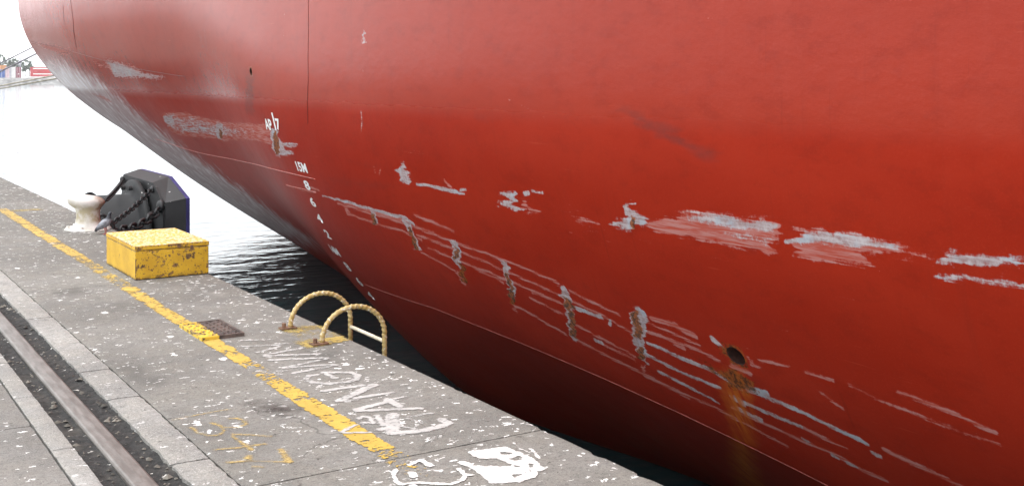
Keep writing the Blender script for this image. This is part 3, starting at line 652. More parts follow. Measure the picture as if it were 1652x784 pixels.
# fender scrapes, upper row
A(P_, [(262,186),(305,184),(312,190),(345,197),(372,203),(430,205),(436,216),(400,222),(372,222),(355,226),(345,220),(300,218),(278,213),(268,200)], 2.0, 0.05); A(W_, [(264,187),(305,185),(345,198),(372,204),(410,207),(425,213),(400,220),(355,224),(300,217),(280,211),(270,200)], 0.50, 0.05)
A(W_, [(262,186),(280,184),(283,200),(270,204)], 0.85, 0.05); A(W_, [(350,198),(358,200),(362,222),(352,226),(348,215)], 1.0, 0.05)
A(W_, [(290,205),(350,203),(350,213),(300,213)], 0.75, 0.05)
A(R_, [(354,208),(358,212),(360,222),(355,224)], 0.8, 0.02)
A(P_, [(360,206),(380,212),(415,219),(470,236),(430,226),(395,222),(362,222)], 1.4, 0.05)
A(W_, [(436,210),(446,208),(452,228),(478,234),(470,238),(456,236),(460,242),(474,246),(466,250),(444,251),(440,240),(438,222)], 1.0, 0.04)
A(R_, [(443,210),(449,222),(451,246),(445,250),(441,232)], 0.95, 0.02)
L(P_, [(398,223),(418,226),(436,231)], 1.6, 0.75)
A(W_, [(637,278),(646,270),(648,262),(654,262),(655,272),(668,281),(660,284),(659,296),(648,297),(644,284)], 0.95)
L(W_, [(672,297),(695,300),(715,305),(735,309),(750,314)], [1, 2, 3.5, 3, 1], 0.85); L(P_, [(718,292),(729,303)], 2, 0.8); L(W_, [(742,307),(752,306)], 1.6, 0.85)
A(W_, [(810,315),(822,309),(836,309),(834,317),(833,330),(836,338),(828,338),(804,331),(806,326),(820,327),(818,316)], 0.98)
L(W_, [(847,313),(853,312)], 3, 0.9); L(W_, [(858,310),(876,310)], 1.5, 0.75); A(P_, [(849,326),(854,325),(866,340),(866,344),(850,341)], 0.95); L(P_, [(836,336),(850,337)], 1.2, 0.7)
A(P_, [(921,349),(940,351),(962,357),(960,361),(925,356)], 0.75)
A(W_, [(977,362),(1000,354),(1008,340),(1010,330),(1018,322),(1022,334),(1032,344),(1045,352),(1038,364),(1024,366),(1022,374),(1000,368)], 0.86)
A(R_, [(1017,348),(1025,352),(1024,372),(1018,366)], 0.9, 0.02)
A(P_, [(1040,360),(1085,352),(1105,347),(1180,346),(1200,354),(1258,358),(1254,405),(1230,406),(1130,385),(1060,373)], 1.15)
A(W_, [(1095,354),(1112,348),(1180,347),(1196,353),(1255,358),(1256,368),(1240,374),(1150,362)], 0.95); A(W_, [(1150,372),(1252,384),(1252,396),(1190,386)], 0.80)
L(W_, [(1268,390),(1286,389)], 2.5, 0.85)
A(P_, [(1285,374),(1330,373),(1340,378),(1400,383),(1445,395),(1430,404),(1410,408),(1380,404),(1400,428),(1340,420),(1284,412)], 1.15)
A(W_, [(1285,376),(1330,376),(1420,388),(1440,398),(1390,398),(1290,392)], 0.98)
A(P_, [(1445,408),(1490,409),(1495,414),(1450,414)], 0.8)
A(W_, [(1506,412),(1530,406),(1560,410),(1652,414),(1652,420),(1600,420),(1652,428),(1652,431),(1570,428),(1520,424)], 1.02)
A(W_, [(1518,443),(1560,446),(1600,452),(1660,456),(1660,463),(1590,455),(1530,448)], 0.98)
A(W_, [(170,97),(200,104),(225,116),(268,125),(250,128),(185,124),(180,112)], 0.85, 0.08); A(P_, [(168,96),(215,106),(240,122),(200,126),(180,118)], 0.7, 0.06)
A(W_, [(586,44),(590,52),(589,72),(585,74),(584,58)], 0.7); L(W_, [(583,180),(584,196),(583,212)], 1.2, 0.75); L(P_, [(604,270),(606,278)], 1, 0.7); L(P_, [(614,272),(612,280)], 1, 0.7)
A(P_, [(56,69),(75,71),(114,81),(112,88),(95,87),(70,78)], 0.7, 0.05); A(P_, [(145,150),(165,153),(190,168),(175,166)], 0.7, 0.05); A(P_, [(150,100),(172,104),(178,112),(160,108)], 0.6, 0.05)
for q in ([(900,331),(925,329)],[(905,343),(935,340)],[(920,374),(990,373)],[(1030,385),(1060,395)],[(640,243),(700,249)],[(826,372),(850,380)],[(855,348),(880,354)],[(1490,480),(1520,492)],[(1480,488),(1510,497)],[(1340,470),(1400,486)],[(1250,525),(1262,531),(1272,534)],[(1205,440),(1240,436)],[(1100,402),(1180,420)],[(980,390),(1060,420)],[(820,160),(880,190)],[(1120,30),(1180,34)],[(585,85),(586,120)],[(420,163),(470,166)],[(460,2),(458,60)]): L(P_, q, 0.7, 0.36)
# lower row: parallel scrapes running down to the right
L(W_, [(520,316),(560,326),(610,340),(655,352),(668,362)], [1, 2, 2.2, 3.0, 2.5], 0.85)
for q, h in (([(500,303),(515,307)],1),([(462,299),(510,311)],1),([(555,326),(600,340),(660,358)],2),([(545,328),(620,350),(700,375)],1.2),([(560,345),(650,373),(680,387)],1.2),([(668,346),(700,359),(732,374)],1.8),
             ([(668,366),(735,392),(810,418),(901,456)],1.2),([(672,378),(780,421),(906,478)],1.2),([(690,400),(780,436),(815,450),(906,490)],1.1),([(678,405),(735,437)],1.1),([(750,425),(812,455)],1.1),
             ([(828,491),(870,514),(914,540)],1.2),([(855,480),(910,508)],1.1),([(858,471),(905,489)],1.6),([(923,486),(975,510),(1023,538)],1.3),([(920,470),(1000,508)],1.1),([(927,547),(971,569),(1040,604),(1110,640)],2.2),
             ([(930,525),(985,553),(1025,575)],1.4),([(966,551),(1027,582)],1.3),([(1040,534),(1118,560),(1162,582)],1.5),([(1051,512),(1090,526),(1122,541)],4),([(1042,520),(1130,556)],1.2),([(1042,608),(1097,631),(1155,658),(1271,720)],1.8),
             ([(1294,689),(1368,724)],1.6),([(1182,658),(1225,678),(1271,701),(1310,716),(1349,732),(1388,755),(1430,775)],2.6),([(1427,725),(1500,759),(1560,788)],2.6),([(1373,623),(1466,663),(1523,685),(1614,716)],1.0),([(1450,632),(1534,663),(1608,697)],2.2),
             ([(1300,600),(1345,616)],1),([(1225,582),(1275,590)],1),([(1325,634),(1360,660)],1.2),([(1180,590),(1210,600)],3),([(1080,548),(1105,562)],2)): L(P_, q, h, 0.80, 0.016)
for q, h in (([(930,497),(950,504),(971,512)],3.4),([(1045,554),(1092,573),(1153,599),(1196,625)],[2, 3, 3.4, 3]),([(1045,573),(1097,599),(1162,625)],2.8),([(1062,599),(1105,620),(1160,650)],2.6),([(1209,627),(1271,654),(1329,681),(1400,716)],[4, 2.8, 2.6, 3.2]),
             ([(1186,639),(1232,662),(1294,689)],3),([(1192,660),(1228,676)],4),([(1296,708),(1306,714)],3),([(1342,732),(1352,737)],3),([(1366,744),(1382,752)],3),([(1408,731),(1420,736)],3.2),([(1150,546),(1158,552)],5),([(1205,625),(1238,634)],6),([(1180,640),(1200,652)],4),([(985,518),(984,523)],3),([(960,548),(972,553)],3)): L(W_, q, h, 0.84, 0.016)
for q in ([(598,338),(606,338),(611,362),(603,364)],[(646,352),(664,360),(671,380),(678,404),(668,402),(664,380),(656,368)],[(726,388),(738,388),(743,410),(747,425),(741,436),(734,425),(730,405)],[(808,420),(821,424),(823,445),(832,470),(829,489),(821,478),(815,450)],
          [(900,460),(916,462),(923,480),(927,500),(929,530),(934,553),(922,548),(914,515),(912,490),(904,475)],[(1019,492),(1032,494),(1045,515),(1041,545),(1047,560),(1041,592),(1029,570),(1021,540),(1019,510)]): A(W_, q, 0.84, 0.02)
for q in ([(556,330),(562,332),(566,344),(559,344)],[(736,434),(742,440),(751,462),(745,458)],[(822,488),(828,490),(840,506),(832,503)],[(1035,588),(1042,590),(1046,605),(1038,602)]): A(P_, q, 0.85, 0.02)
for q in ([(600,346),(604,346),(607,362),(603,362)],[(660,366),(666,372),(674,402),(669,400),(664,384)],[(733,400),(738,402),(740,420),(735,418)],[(815,440),(820,442),(827,472),(822,474)],[(911,480),(920,484),(928,496),(916,500)],[(1023,500),(1031,508),(1036,545),(1026,542)],[(1030,560),(1038,562),(1040,580),(1033,578)],[(918,500),(926,505),(930,545),(923,540)],[(742,425),(748,428),(750,455),(745,452)],[(820,470),(828,474),(832,492),(825,488)]): A(R_, q, 1.1, 0.022)
# rust round the overboard discharge and its run-off
A(R_, [(1160,560),(1174,562),(1176,574),(1160,570)], 0.7); A(R_, [(1160,598),(1198,598),(1220,625),(1205,632),(1175,622)], 0.72, 0.04); A(P_, [(1204,556),(1216,575),(1208,596),(1198,594)], 0.8)
paint(grime_sheen, 2, [(1172,600),(1200,600),(1210,640),(1216,690),(1240,800),(1203,800),(1188,700),(1170,640)], 1.0, 0.07, warp=0.4); A(R_, [(1110,565),(1150,590),(1200,620),(1195,630),(1150,604)], 0.52, 0.03)
G = lambda ch, pts, cap, w: paint(grime_sheen, ch, pts, cap, w)
G(0, [(1008,178),(1035,190),(1080,212),(1120,234),(1155,256),(1136,254),(1085,226),(1035,198)], 0.8, 0.05)
G(0, [(398,122),(410,122),(411,185),(397,185)], 0.55, 0.06); G(0, [(770,186),(792,190),(788,198),(772,196)], 0.4, 0.06); G(0, [(1205,400),(1220,402),(1218,412),(1204,410)], 0.3, 0.05)
G(0, [(530,285),(600,294),(640,300),(600,305),(545,298)], 0.35, 0.08); G(0, [(555,258),(620,268),(600,272)], 0.3, 0.06)
G(1, [(60,100),(100,96),(150,120),(200,160),(262,212),(330,262),(400,310),(455,350),(520,400),(470,395),(400,350),(300,285),(180,198),(100,140)], 1.0, 0.45)  # pale scuffs along the stern edge, with grazing sky reflection painted in

# openings: block of cells replaced by a patch with a round hole and a pipe behind it
holes = []
keep = np.ones((nY - 1, nZ - 1), bool)
def opening(px, py, ry, rz):
    y, z = onhull(px, py); i0, i1 = np.searchsorted(gy, [y - ry * 1.7, y + ry * 1.7]); j0, j1 = np.searchsorted(gz, [z - rz * 1.7, z + rz * 1.7])
    keep[i0:i1, j0:j1] = False; holes.append((y, z, ry, rz, i0, i1, j0, j1))
opening(1187, 574, 0.084, 0.061); opening(405, 116, 0.05, 0.045)
idx = np.arange(nY * nZ).reshape(nY, nZ)
Q = gridq(nY, nZ)[keep.ravel()]
V = [np.stack([GX.ravel(), GY.ravel(), GZ.ravel()], 1)]; WE = [wear.reshape(-1, 3)]; GR = [grime_sheen.reshape(-1, 3)]; off = nY * nZ; Qs = [Q]
pipes = []
for (y, z, ry, rz, i0, i1, j0, j1) in holes:
    lp = np.concatenate([idx[i0:i1, j0], idx[i1, j0:j1], idx[i1:i0:-1, j1], idx[i0, j1:j0:-1]]); n = len(lp); pv = V[0][lp]
    a = np.arctan2((pv[:, 2] - z) / rz, (pv[:, 1] - y) / ry); prev = lp
    for k, s in enumerate((0.66, 0.33, 0.0)):
        cy = y + (ry * np.cos(a)) * (1 - s) + (pv[:, 1] - y) * s; cz = z + (rz * np.sin(a)) * (1 - s) + (pv[:, 2] - z) * s
        nv = np.stack([hullx(cy, cz), cy, cz], 1); V.append(nv)
        WE.append(WE[0][lp] * (0.6 if s else 0.3) + np.array([0, 0, 0.55 if s < 0.5 else 0.2])); GR.append(GR[0][lp])
        cur = np.arange(off, off + n); off += n; b = np.roll(np.arange(n), -1)
        Qs.append(np.stack([prev, prev[b], cur[b], cur], 1)); prev = cur
    pipes.append((nv, y, z))
me = npmesh('hull', np.concatenate(V), np.concatenate(Qs)[:, ::-1], True)
for nm, arr in (('wear', np.concatenate(WE)), ('grime_sheen', np.concatenate(GR))):
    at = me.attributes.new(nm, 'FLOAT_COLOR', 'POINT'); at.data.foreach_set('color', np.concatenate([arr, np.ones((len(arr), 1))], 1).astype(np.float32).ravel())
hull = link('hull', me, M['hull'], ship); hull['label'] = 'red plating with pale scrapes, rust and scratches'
for nv, y, z in pipes:
    n = len(nv); inn = nv + np.array([0.35, 0, -0.02]); v = np.concatenate([nv, inn]); a = np.arange(n); b = (a + 1) % n
    f = [(int(i), int(j), int(n + j), int(n + i)) for i, j in zip(a, b)] + [tuple(int(n + i) for i in a)]
    o = link('discharge_pipe', pymesh('discharge_pipe', v, f, True), M['pipe_dark'], hull)
# far side, transom and deck close the body
CLX = 21.0
cy = np.array([-45, -20, 0, 6, 10, 13, 16, 19, 22, 25, 28, HEND]); cz = np.array([-4, -3, -2, -1, 0, 1, 2, 3, 4, 6, 9.0]); A1, B1 = np.meshgrid(cy, cz, indexing='ij')
fx = 2 * CLX - hullx(A1, B1)
link('far_side', npmesh('far_side', np.stack([fx.ravel(), A1.ravel(), B1.ravel()], 1), gridq(len(cy), len(cz))), M['hull'], ship)
ez = gz; ex = hullx(np.full(ez.shape, HEND), ez); ex = np.minimum(ex, CLX)
link('transom', npmesh('transom', np.concatenate([np.stack([ex + 0.002, np.full(ez.shape, HEND), ez], 1), np.stack([2 * CLX - ex, np.full(ez.shape, HEND), ez], 1)]), gridq(2, len(ez)), False), M['hull'], ship)
boxobj('deck', M['deck'], ship, 4.95, 2 * CLX - 4.95, -45, HEND - 0.05, 8.8, 8.95)
boxobj('deckhouse', M['mark_white'], ship, 9, 2 * CLX - 9, -30, 12, 8.95, 16)

def hull_line(name, pts, rad, mat, proud=0.0, n=60):
    P = np.array([onhull(*p) for p in pts]); t = np.r_[0, np.cumsum(np.hypot(*np.diff(P, axis=0).T))]; s = np.linspace(0, t[-1], n)
    y = np.interp(s, t, P[:, 0]); z = np.interp(s, t, P[:, 1])
    k = np.ones(9) / 9; 
    if n > 20 and len(pts) > 2:
        zs = np.convolve(np.pad(z, 4, 'edge'), k, 'valid'); z = zs
    v, f = tube([Vector((float(hullx(a, b)) - proud, a, b)) for a, b in zip(y, z)], rad, 5)
    return link(name, pymesh(name, v, f, True), mat, hull)
hull_line('weld_seam', [(498, -60), (498, 60), (498, 130), (498, 205)], 0.0045, M['weld'])
hull_line('weld_seam', [(113, -30), (118, 30), (124, 80)], 0.006, M['weld'])
hull_line('weld_seam', [(102, 8), (104, 40)], 0.004, M['weld'])
hull_line('weld_seam', [(50, 68), (90, 76), (140, 90), (200, 108), (300, 125)], 0.005, M['weld'])
hull_line('weld_seam', [(250, 224), (300, 241), (335, 250), (400, 263), (460, 277), (509, 289)], 0.007, M['weld_bright'])
hull_line('weld_seam', [(462, 299), (490, 305), (510, 311)], 0.006, M['weld_bright'])
kb = [Vector((float(hullx(y, np.interp(y, KN[:, 0], KN[:, 1]))), y, float(np.interp(y, KN[:, 0], KN[:, 1])))) for y in np.linspace(KN[0, 0], KN[-1, 0], 120)]
v, f = tube(kb, 0.0035, 5); link('weld_seam', pymesh('weld_seam', v, f, True), M['weld_bright'], hull)

# draft marks: painted characters following the plating
FONT = bpy.data.fonts.load('<builtin>') if '<builtin>' in [f.filepath for f in bpy.data.fonts] else None
def mark(text, px, py, h, sx=0.8, name='draft_mark', shear=0.0):
    cu = bpy.data.curves.new('txt', 'FONT'); cu.body = text; cu.size = h / 0.7; cu.offset = h * 0.05; cu.resolution_u = 4
    ob = bpy.data.objects.new('txt', cu); COL.objects.link(ob)
    dg = bpy.context.evaluated_depsgraph_get(); dg.update(); me = bpy.data.meshes.new_from_object(ob.evaluated_get(dg))
    bpy.data.objects.remove(ob); bpy.data.curves.remove(cu)
    co = np.empty(len(me.vertices) * 3); me.vertices.foreach_get('co', co); co = co.reshape(-1, 3)
    cx = (co[:, 0].min() + co[:, 0].max()) / 2; cyy = (co[:, 1].min() + co[:, 1].max()) / 2
    y0, z0 = onhull(px, py); Y = y0 - (co[:, 0] - cx) * sx; Z = z0 + (co[:, 1] - cyy)
    me.vertices.foreach_set('co', np.stack([hullx(Y, Z) - 0.005, Y, Z], 1).astype(np.float32).ravel()); me.update()
    me.materials.clear(); me.name = name
    return link(name, me, M['mark_white'], hull)
mark('AP', 433.5, 201, 0.13, 1.45); mark('I', 442.5, 196, 0.20, 1.2); mark('7', 449, 201, 0.13, 1.7)
mark('15M', 487, 270, 0.11, 1.6)
for t, x, y in (('8', 496, 299), ('6', 505, 326), ('4', 516, 352), ('2', 529, 378), ('14M', 540, 404), ('8', 561, 430), ('6', 580, 454), ('4', 598, 476)): mark(t, x, y, 0.105, 2.7 if len(t) == 1 else 1.7)

# ------------------------------------------------------------------ MOORING LINES
def rope(a, b, sag, r, mat, label):
    a = Vector(a); b = Vector(b); pts = []
    for i in range(41):
        t = i / 40; p = a.lerp(b, t); p.z -= sag * 4 * t * (1 - t); pts.append(p)
    v, f = tube(pts, lambda i, ang: r * (1 + 0.03 * math.sin(ang * 3 + i * 9)), 8)
    o = link('mooring_rope', pymesh('mooring_rope', v, f, True), mat); setp(o, label, 'rope', 'mooring lines off the ship stern'); return o
def thru(p1, Y1, p2, Y2, Ya, Yb):
    r1 = ray(*p1); r2 = ray(*p2); A_ = Vector(r1 * (Y1 / r1[1])) + Vector((0, 0, EYE)); B_ = Vector(r2 * (Y2 / r2[1])) + Vector((0, 0, EYE))
    d = (B_ - A_) / (B_.y - A_.y); return A_ + d * (Ya - A_.y), A_ + d * (Yb - A_.y)
for (p1, p2, Y1, Y2, Yb, r, m, lb) in (
    ((55, 75), (0, 102), 33, 37.5, 49.5, 0.018, 'rope_dark', 'thin grey mooring line, the topmost of the four, rising to the red stern'),
    ((60, 86), (0, 115), 33, 37.5, 47.5, 0.022, 'rope_dark', 'grey mooring line second from the top, rising steeply to the red stern'),
    ((92, 121), (0, 138), 33, 38.5, 57, 0.021, 'rope', 'pale mooring line running almost level in front of the far containers'),
    ((97, 125.5), (0, 142.5), 33, 38.5, 56, 0.021, 'rope', 'lowest pale mooring line, just above the far waterline')):
    a, b = thru(p1, Y1, p2, Y2, HEND + 0.01, Yb); rope(a, b, 0.02, r, M[m], lb)

# ------------------------------------------------------------------ BOLLARDS
def bollard(name, loc, label, spill=True):
    t = empty(name, loc); setp(t, label, 'bollard', 'white quay bollards')
    v, f = lathe([(0.20, 0.0), (0.20, 0.018), (0.165, 0.03), (0.140, 0.07), (0.127, 0.13), (0.127, 0.19), (0.138, 0.235), (0.165, 0.265), (0.185, 0.285), (0.192, 0.31), (0.186, 0.338), (0.16, 0.362), (0.11, 0.377), (0.05, 0.383)], 40)
    # horn of the cap leans to the land side
    v = [(x - 0.05 * max(0, (z - 0.23) / 0.15) * (1 if x < 0 else 0.4), y, z - (0.02 * (x / 0.19) if z > 0.3 else 0)) for x, y, z in v]
    link('post', pymesh('post', v, f, True), M['bollard'], t)
    bm = bmesh.new(); r = bmesh.ops.create_cone(bm, cap_ends=True, segments=32, radius1=0.25, radius2=0.235, depth=0.022); bmesh.ops.translate(bm, vec=(0, 0, 0.016), verts=r['verts'])
    bp = bmlink('base_plate', bm, M['bollard'], t)
    for k in range(6):
        bm = bmesh.new(); r = bmesh.ops.create_cone(bm, cap_ends=True, segments=6, radius1=0.02, radius2=0.018, depth=0.022); bmesh.ops.translate(bm, vec=(0.215 * math.cos(k * 1.047), 0.215 * math.sin(k * 1.047), 0.038), verts=r['verts'])
        bmlink('bolt', bm, M['bollard'], bp)
    return t
bollard('bollard', (2.86, 13.40, 0.0), 'squat white mushroom bollard with rust on its side, beside the fender')
bollard('bollard', (2.75, 48.5, 0.0), 'white bollard far along the quay taking the mooring lines')
sheet('paint_spill', M['spill'], 2.3, 3.09, 12.85, 13.9, PZ, lambda X, Y: np.clip(0.90 - np.hypot((X - 2.80) / 0.36, (Y - 13.33) / 0.40) * 0.62, 0, 1), 0.02, 0.2)

# ------------------------------------------------------------------ FENDER
FY, FZ = 15.80, -0.5
fen = empty('fender', (0, 0, 0)); setp(fen, 'black rubber drum fender with chained octagonal steel panel on the quay edge', 'fender')
v, f = lathe([(0.36, 0.0), (0.36, 0.30), (0.40, 0.32), (0.60, 0.34), (0.63, 0.37), (0.63, 0.78), (0.66, 0.80), (0.80, 0.82), (0.82, 0.83), (0.82, 0.88), (0.80, 0.90)], 56)
rot = Matrix.Rotation(R(90), 4, 'Y')
v = [(Matrix.Translation((QX, FY, FZ)) @ rot) @ Vector(p) for p in v]
link('rubber_drum', pymesh('rubber_drum', v, f, True), M['rubber'], fen)
# bolts on the drum flange
for k in range(12):
    a = 2 * math.pi * k / 12 + 0.2; bm = bmesh.new(); r = bmesh.ops.create_cone(bm, cap_ends=True, segments=8, radius1=0.03, radius2=0.03, depth=0.05); bmesh.ops.rotate(bm, cent=(0, 0, 0), matrix=Matrix.Rotation(R(90), 3, 'Y'), verts=r['verts']); bmesh.ops.translate(bm, vec=(QX + 0.77, FY + 0.735 * math.cos(a), FZ + 0.735 * math.sin(a)), verts=r['verts'])
    bmlink('flange_bolt', bm, M['fender_steel'], fen)
# panel frame: octagonal box with sloped rims, open ribs behind
def octa(cy, cz, hy, hz, cy_, cz_):
    return [(cy - hy, cz - hz + cz_), (cy - hy + cy_, cz - hz), (cy + hy - cy_, cz - hz), (cy + hy, cz - hz + cz_), (cy + hy, cz + hz - cz_), (cy + hy - cy_, cz + hz), (cy - hy + cy_, cz + hz), (cy - hy, cz + hz - cz_)]
PC, PZc = 15.74, -0.62
def panel_loop(y0, y1, z0, z1, cy_, cz_):   # near corners cut long, far corners cut short
    return [(y0, z0 + cz_), (y0 + cy_, z0), (y1 - 0.10, z0), (y1, z0 + 0.10), (y1, z1 - 0.10), (y1 - 0.10, z1), (y0 + cy_, z1), (y0, z1 - cz_)]
oF = panel_loop(14.553, 16.93, -1.62, 0.38, 0.79, 0.22); oB = panel_loop(14.63, 16.86, -1.555, 0.32, 0.60, 0.21); oI = panel_loop(14.75, 16.74, -1.42, 0.20, 0.55, 0.20)
XB, XF = 4.06, 4.30
v = [(XF, y, z) for y, z in oF] + [(XB, y, z) for y, z in oB] + [(XB, y, z) for y, z in oI] + [(XF - 0.05, y, z) for y, z in oI]
f = [(k, (k + 1) % 8, 8 + (k + 1) % 8, 8 + k) for k in range(8)] + [(8 + k, 8 + (k + 1) % 8, 16 + (k + 1) % 8, 16 + k) for k in range(8)] + [(16 + k, 16 + (k + 1) % 8, 24 + (k + 1) % 8, 24 + k) for k in range(8)] + [tuple(range(24, 32)), tuple(range(7, -1, -1))]
me = pymesh('panel', v, f); bm = bmesh.new(); bm.from_mesh(me); bmesh.ops.recalc_face_normals(bm, faces=bm.faces); bm.to_mesh(me); bm.free()
panel = link('panel', me, M['fender_steel'], fen)
for yy in (15.0, 15.3, 16.2, 16.5): boxobj('rib', M['fender_steel'], panel, XB + 0.01, XF - 0.06, yy - 0.02, yy + 0.02, PZc - 0.80, PZc + 0.80)
for zz in (-0.1, -1.1): boxobj('rib', M['fender_steel'], panel, XB + 0.02, XF - 0.06, PC - 0.97, PC + 0.97, zz - 0.02, zz + 0.02)
v = [(XF + 0.002, y, z) for y, z in oF] + [(XF + 0.05, y, z) for y, z in oF]
f = [(k, (k + 1) % 8, 8 + (k + 1) % 8, 8 + k) for k in range(8)] + [tuple(range(8, 16)), tuple(range(7, -1, -1))]
link('face_pad', pymesh('face_pad', v, f), M['pad'], panel)
# near cheek plate that the chains hang on
v = [(XB - 0.02, 14.66, -0.30), (XB - 0.02, 14.66, 0.08), (XB - 0.02, 15.02, 0.28), (XB - 0.02, 15.38, 0.28), (XB - 0.02, 15.25, -0.1), (XB - 0.02, 15.05, -0.6), (XB - 0.02, 14.66, -1.1)]
v = v + [(x + 0.03, y, z) for x, y, z in v]; n = 7
link('cheek_plate', pymesh('cheek_plate', v, [tuple(range(n)), tuple(range(2 * n - 1, n - 1, -1))] + [(k, (k + 1) % n, n + (k + 1) % n, n + k) for k in range(n)]), M['fender_steel'], panel)
v = [(x, 2 * PC - y, z - 0.35) for x, y, z in v]
link('cheek_plate', pymesh('cheek_plate', v, [tuple(range(n)), tuple(range(2 * n - 1, n - 1, -1))] + [(k, (k + 1) % n, n + (k + 1) % n, n + k) for k in range(n)]), M['fender_steel'], panel)
# chains
def link_mesh(L_, w, r):
    pts = []
    for k in range(16):
        a = 2 * math.pi * k / 16; pts.append(Vector((math.cos(a) * w + 0, 0, math.sin(a) * w + (L_ / 2 - w) * (1 if math.sin(a) > 0 else -1))))
    v, f = tube(pts, r, 6, closed=True); return pymesh('chain_link', v, f, True)
def chain(a, b, L_, w, r, sag=0.0, par=fen):
    a = Vector(a); b = Vector(b); me = link_mesh(L_, w, r); me.materials.append(M['chain']); pitch = L_ - 2.2 * r; n = max(2, int((b - a).length / pitch))
    pts = []
    for i in range(n + 1):
        t = i / n; p = a.lerp(b, t); p.z -= sag * 4 * t * (1 - t); pts.append(p)
    for i in range(n):
        d = (pts[i + 1] - pts[i]).normalized(); q = d.to_track_quat('Z', 'Y').to_matrix() @ Matrix.Rotation(R(90) * (i % 2) + 0.3, 3, 'Z')
        o = bpy.data.objects.new('chain_link', me); COL.objects.link(o); o.parent = par; o.location = (pts[i] + pts[i + 1]) / 2; o.rotation_euler = q.to_euler()
chain((3.16, 13.9, 0.26), (4.04, 16.7, 0.24), 0.105, 0.027, 0.0080, 0.02)
chain((3.06, 13.35, 0.03), (4.02, 15.12, 0.24), 0.115, 0.030, 0.0090, 0.035)
chain((3.12, 13.25, -0.02), (4.02, 14.75, 0.02), 0.21, 0.050, 0.0175, 0.07)
for (x, y, z, s) in ((4.03, 15.12, 0.24, 0.045), (4.03, 14.72, 0.06, 0.085), (4.03, 16.72, 0.25, 0.045)):
    bm = bmesh.new(); r = bmesh.ops.create_icosphere(bm, subdivisions=2, radius=s); bmesh.ops.scale(bm, vec=(0.7, 1, 1), verts=r['verts']); bmesh.ops.translate(bm, vec=(x, y, z), verts=r['verts']); bmlink('shackle_pin', bm, M['chain'], fen, True)
# anchor eyes on the coping
for (x, y) in ((3.05, 13.28), (3.12, 13.9)):
    pts = [Vector((x + 0.06 * math.cos(a), y, 0.0 + 0.09 * math.sin(a))) for a in np.linspace(0, math.pi, 12)]; v, f = tube(pts, 0.018, 8); link('anchor_eye', pymesh('anchor_eye', v, f, True), M['chain'], fen)
# lifting eye on the drum
pts = [Vector((3.30 + 0.16 * t, 15.75, 0.12 + 0.05 * math.sin(math.pi * t))) for t in np.linspace(0, 1, 12)]; v, f = tube(pts, 0.02, 8); link('lifting_eye', pymesh('lifting_eye', v, f, True), M['chain'], fen)

# ------------------------------------------------------------------ YELLOW BOX
bx = empty('yellow_box', (0, 0, 0)); setp(bx, 'low yellow steel box with chipped rusty paint standing at the quay edge', 'box')
x0, x1, y0, y1 = 2.465, 3.095, 9.79, 10.82
boxobj('body', M['yellow_box'], bx, x0 + 0.004, x1 - 0.004, y0 + 0.004, y1 - 0.004, 0.006, 0.243, 0.004)
lid = boxobj('lid', M['yellow_box'], bx, x0, x1, y0, y1, 0.247, 0.285, 0.006)
fr = boxobj('front_panel', M['yellow_box'], bx, x0 + 0.05, x1 - 0.05, y0 + 0.0005, y0 + 0.01, 0.035, 0.225, 0.0015)
boxobj('latch', M['rust_iron'], lid, 2.93, 2.955, y0 - 0.006, y0 + 0.002, 0.225, 0.262, 0.002)
boxobj('hinge', M['rust_iron'], lid, 2.82, 2.845, y0 - 0.004, y0 + 0.002, 0.25, 0.275, 0.002)

# ------------------------------------------------------------------ ACCESS COVER
mc = empty('access_cover', (0, 0, 0)); setp(mc, 'small rusty checkered steel access cover crossed by the yellow line', 'cover')
a0, a1, b0, b1 = 2.262, 2.548, 7.315, 7.81
bm = bmesh.new()
for (p, q, r_, s) in ((a0, a1, b0, b0 + 0.018), (a0, a1, b1 - 0.018, b1), (a0, a0 + 0.018, b0 + 0.019, b1 - 0.019), (a1 - 0.018, a1, b0 + 0.019, b1 - 0.019)): box(bm, p, q, r_, s, -0.05, 0.024, 0.002)
bmlink('frame', bm, M['iron'], mc)
lidp = boxobj('plate', M['iron'], mc, a0 + 0.022, a1 - 0.022, b0 + 0.022, b1 - 0.022, -0.03, 0.021, 0.002)
stud = bmesh.new(); r = bmesh.ops.create_cube(stud, size=1); bmesh.ops.scale(stud, vec=(0.030, 0.009, 0.006), verts=r['verts'])
bmesh.ops.bevel(stud, geom=list(stud.edges), offset=0.0028, segments=1, affect='EDGES')
V = []; Fc = []
for i in range(6):
    for j in range(12):
        bm2 = stud.copy(); bmesh.ops.rotate(bm2, cent=(0, 0, 0), matrix=Matrix.Rotation(R(45 if (i + j) % 2 else -45), 3, 'Z'), verts=bm2.verts); o = len(V); bm2.verts.index_update()
        for v_ in bm2.verts: V.append((v_.co.x + a0 + 0.045 + i * 0.0393, v_.co.y + b0 + 0.045 + j * 0.0368, v_.co.z + 0.0225))
        for f_ in bm2.faces: Fc.append(tuple(o + w_.index for w_ in f_.verts))
        bm2.free()
stud.free()
tr = link('tread_pattern', pymesh('tread_pattern', V, Fc), M['iron'], lidp); setp(tr, kind='stuff')

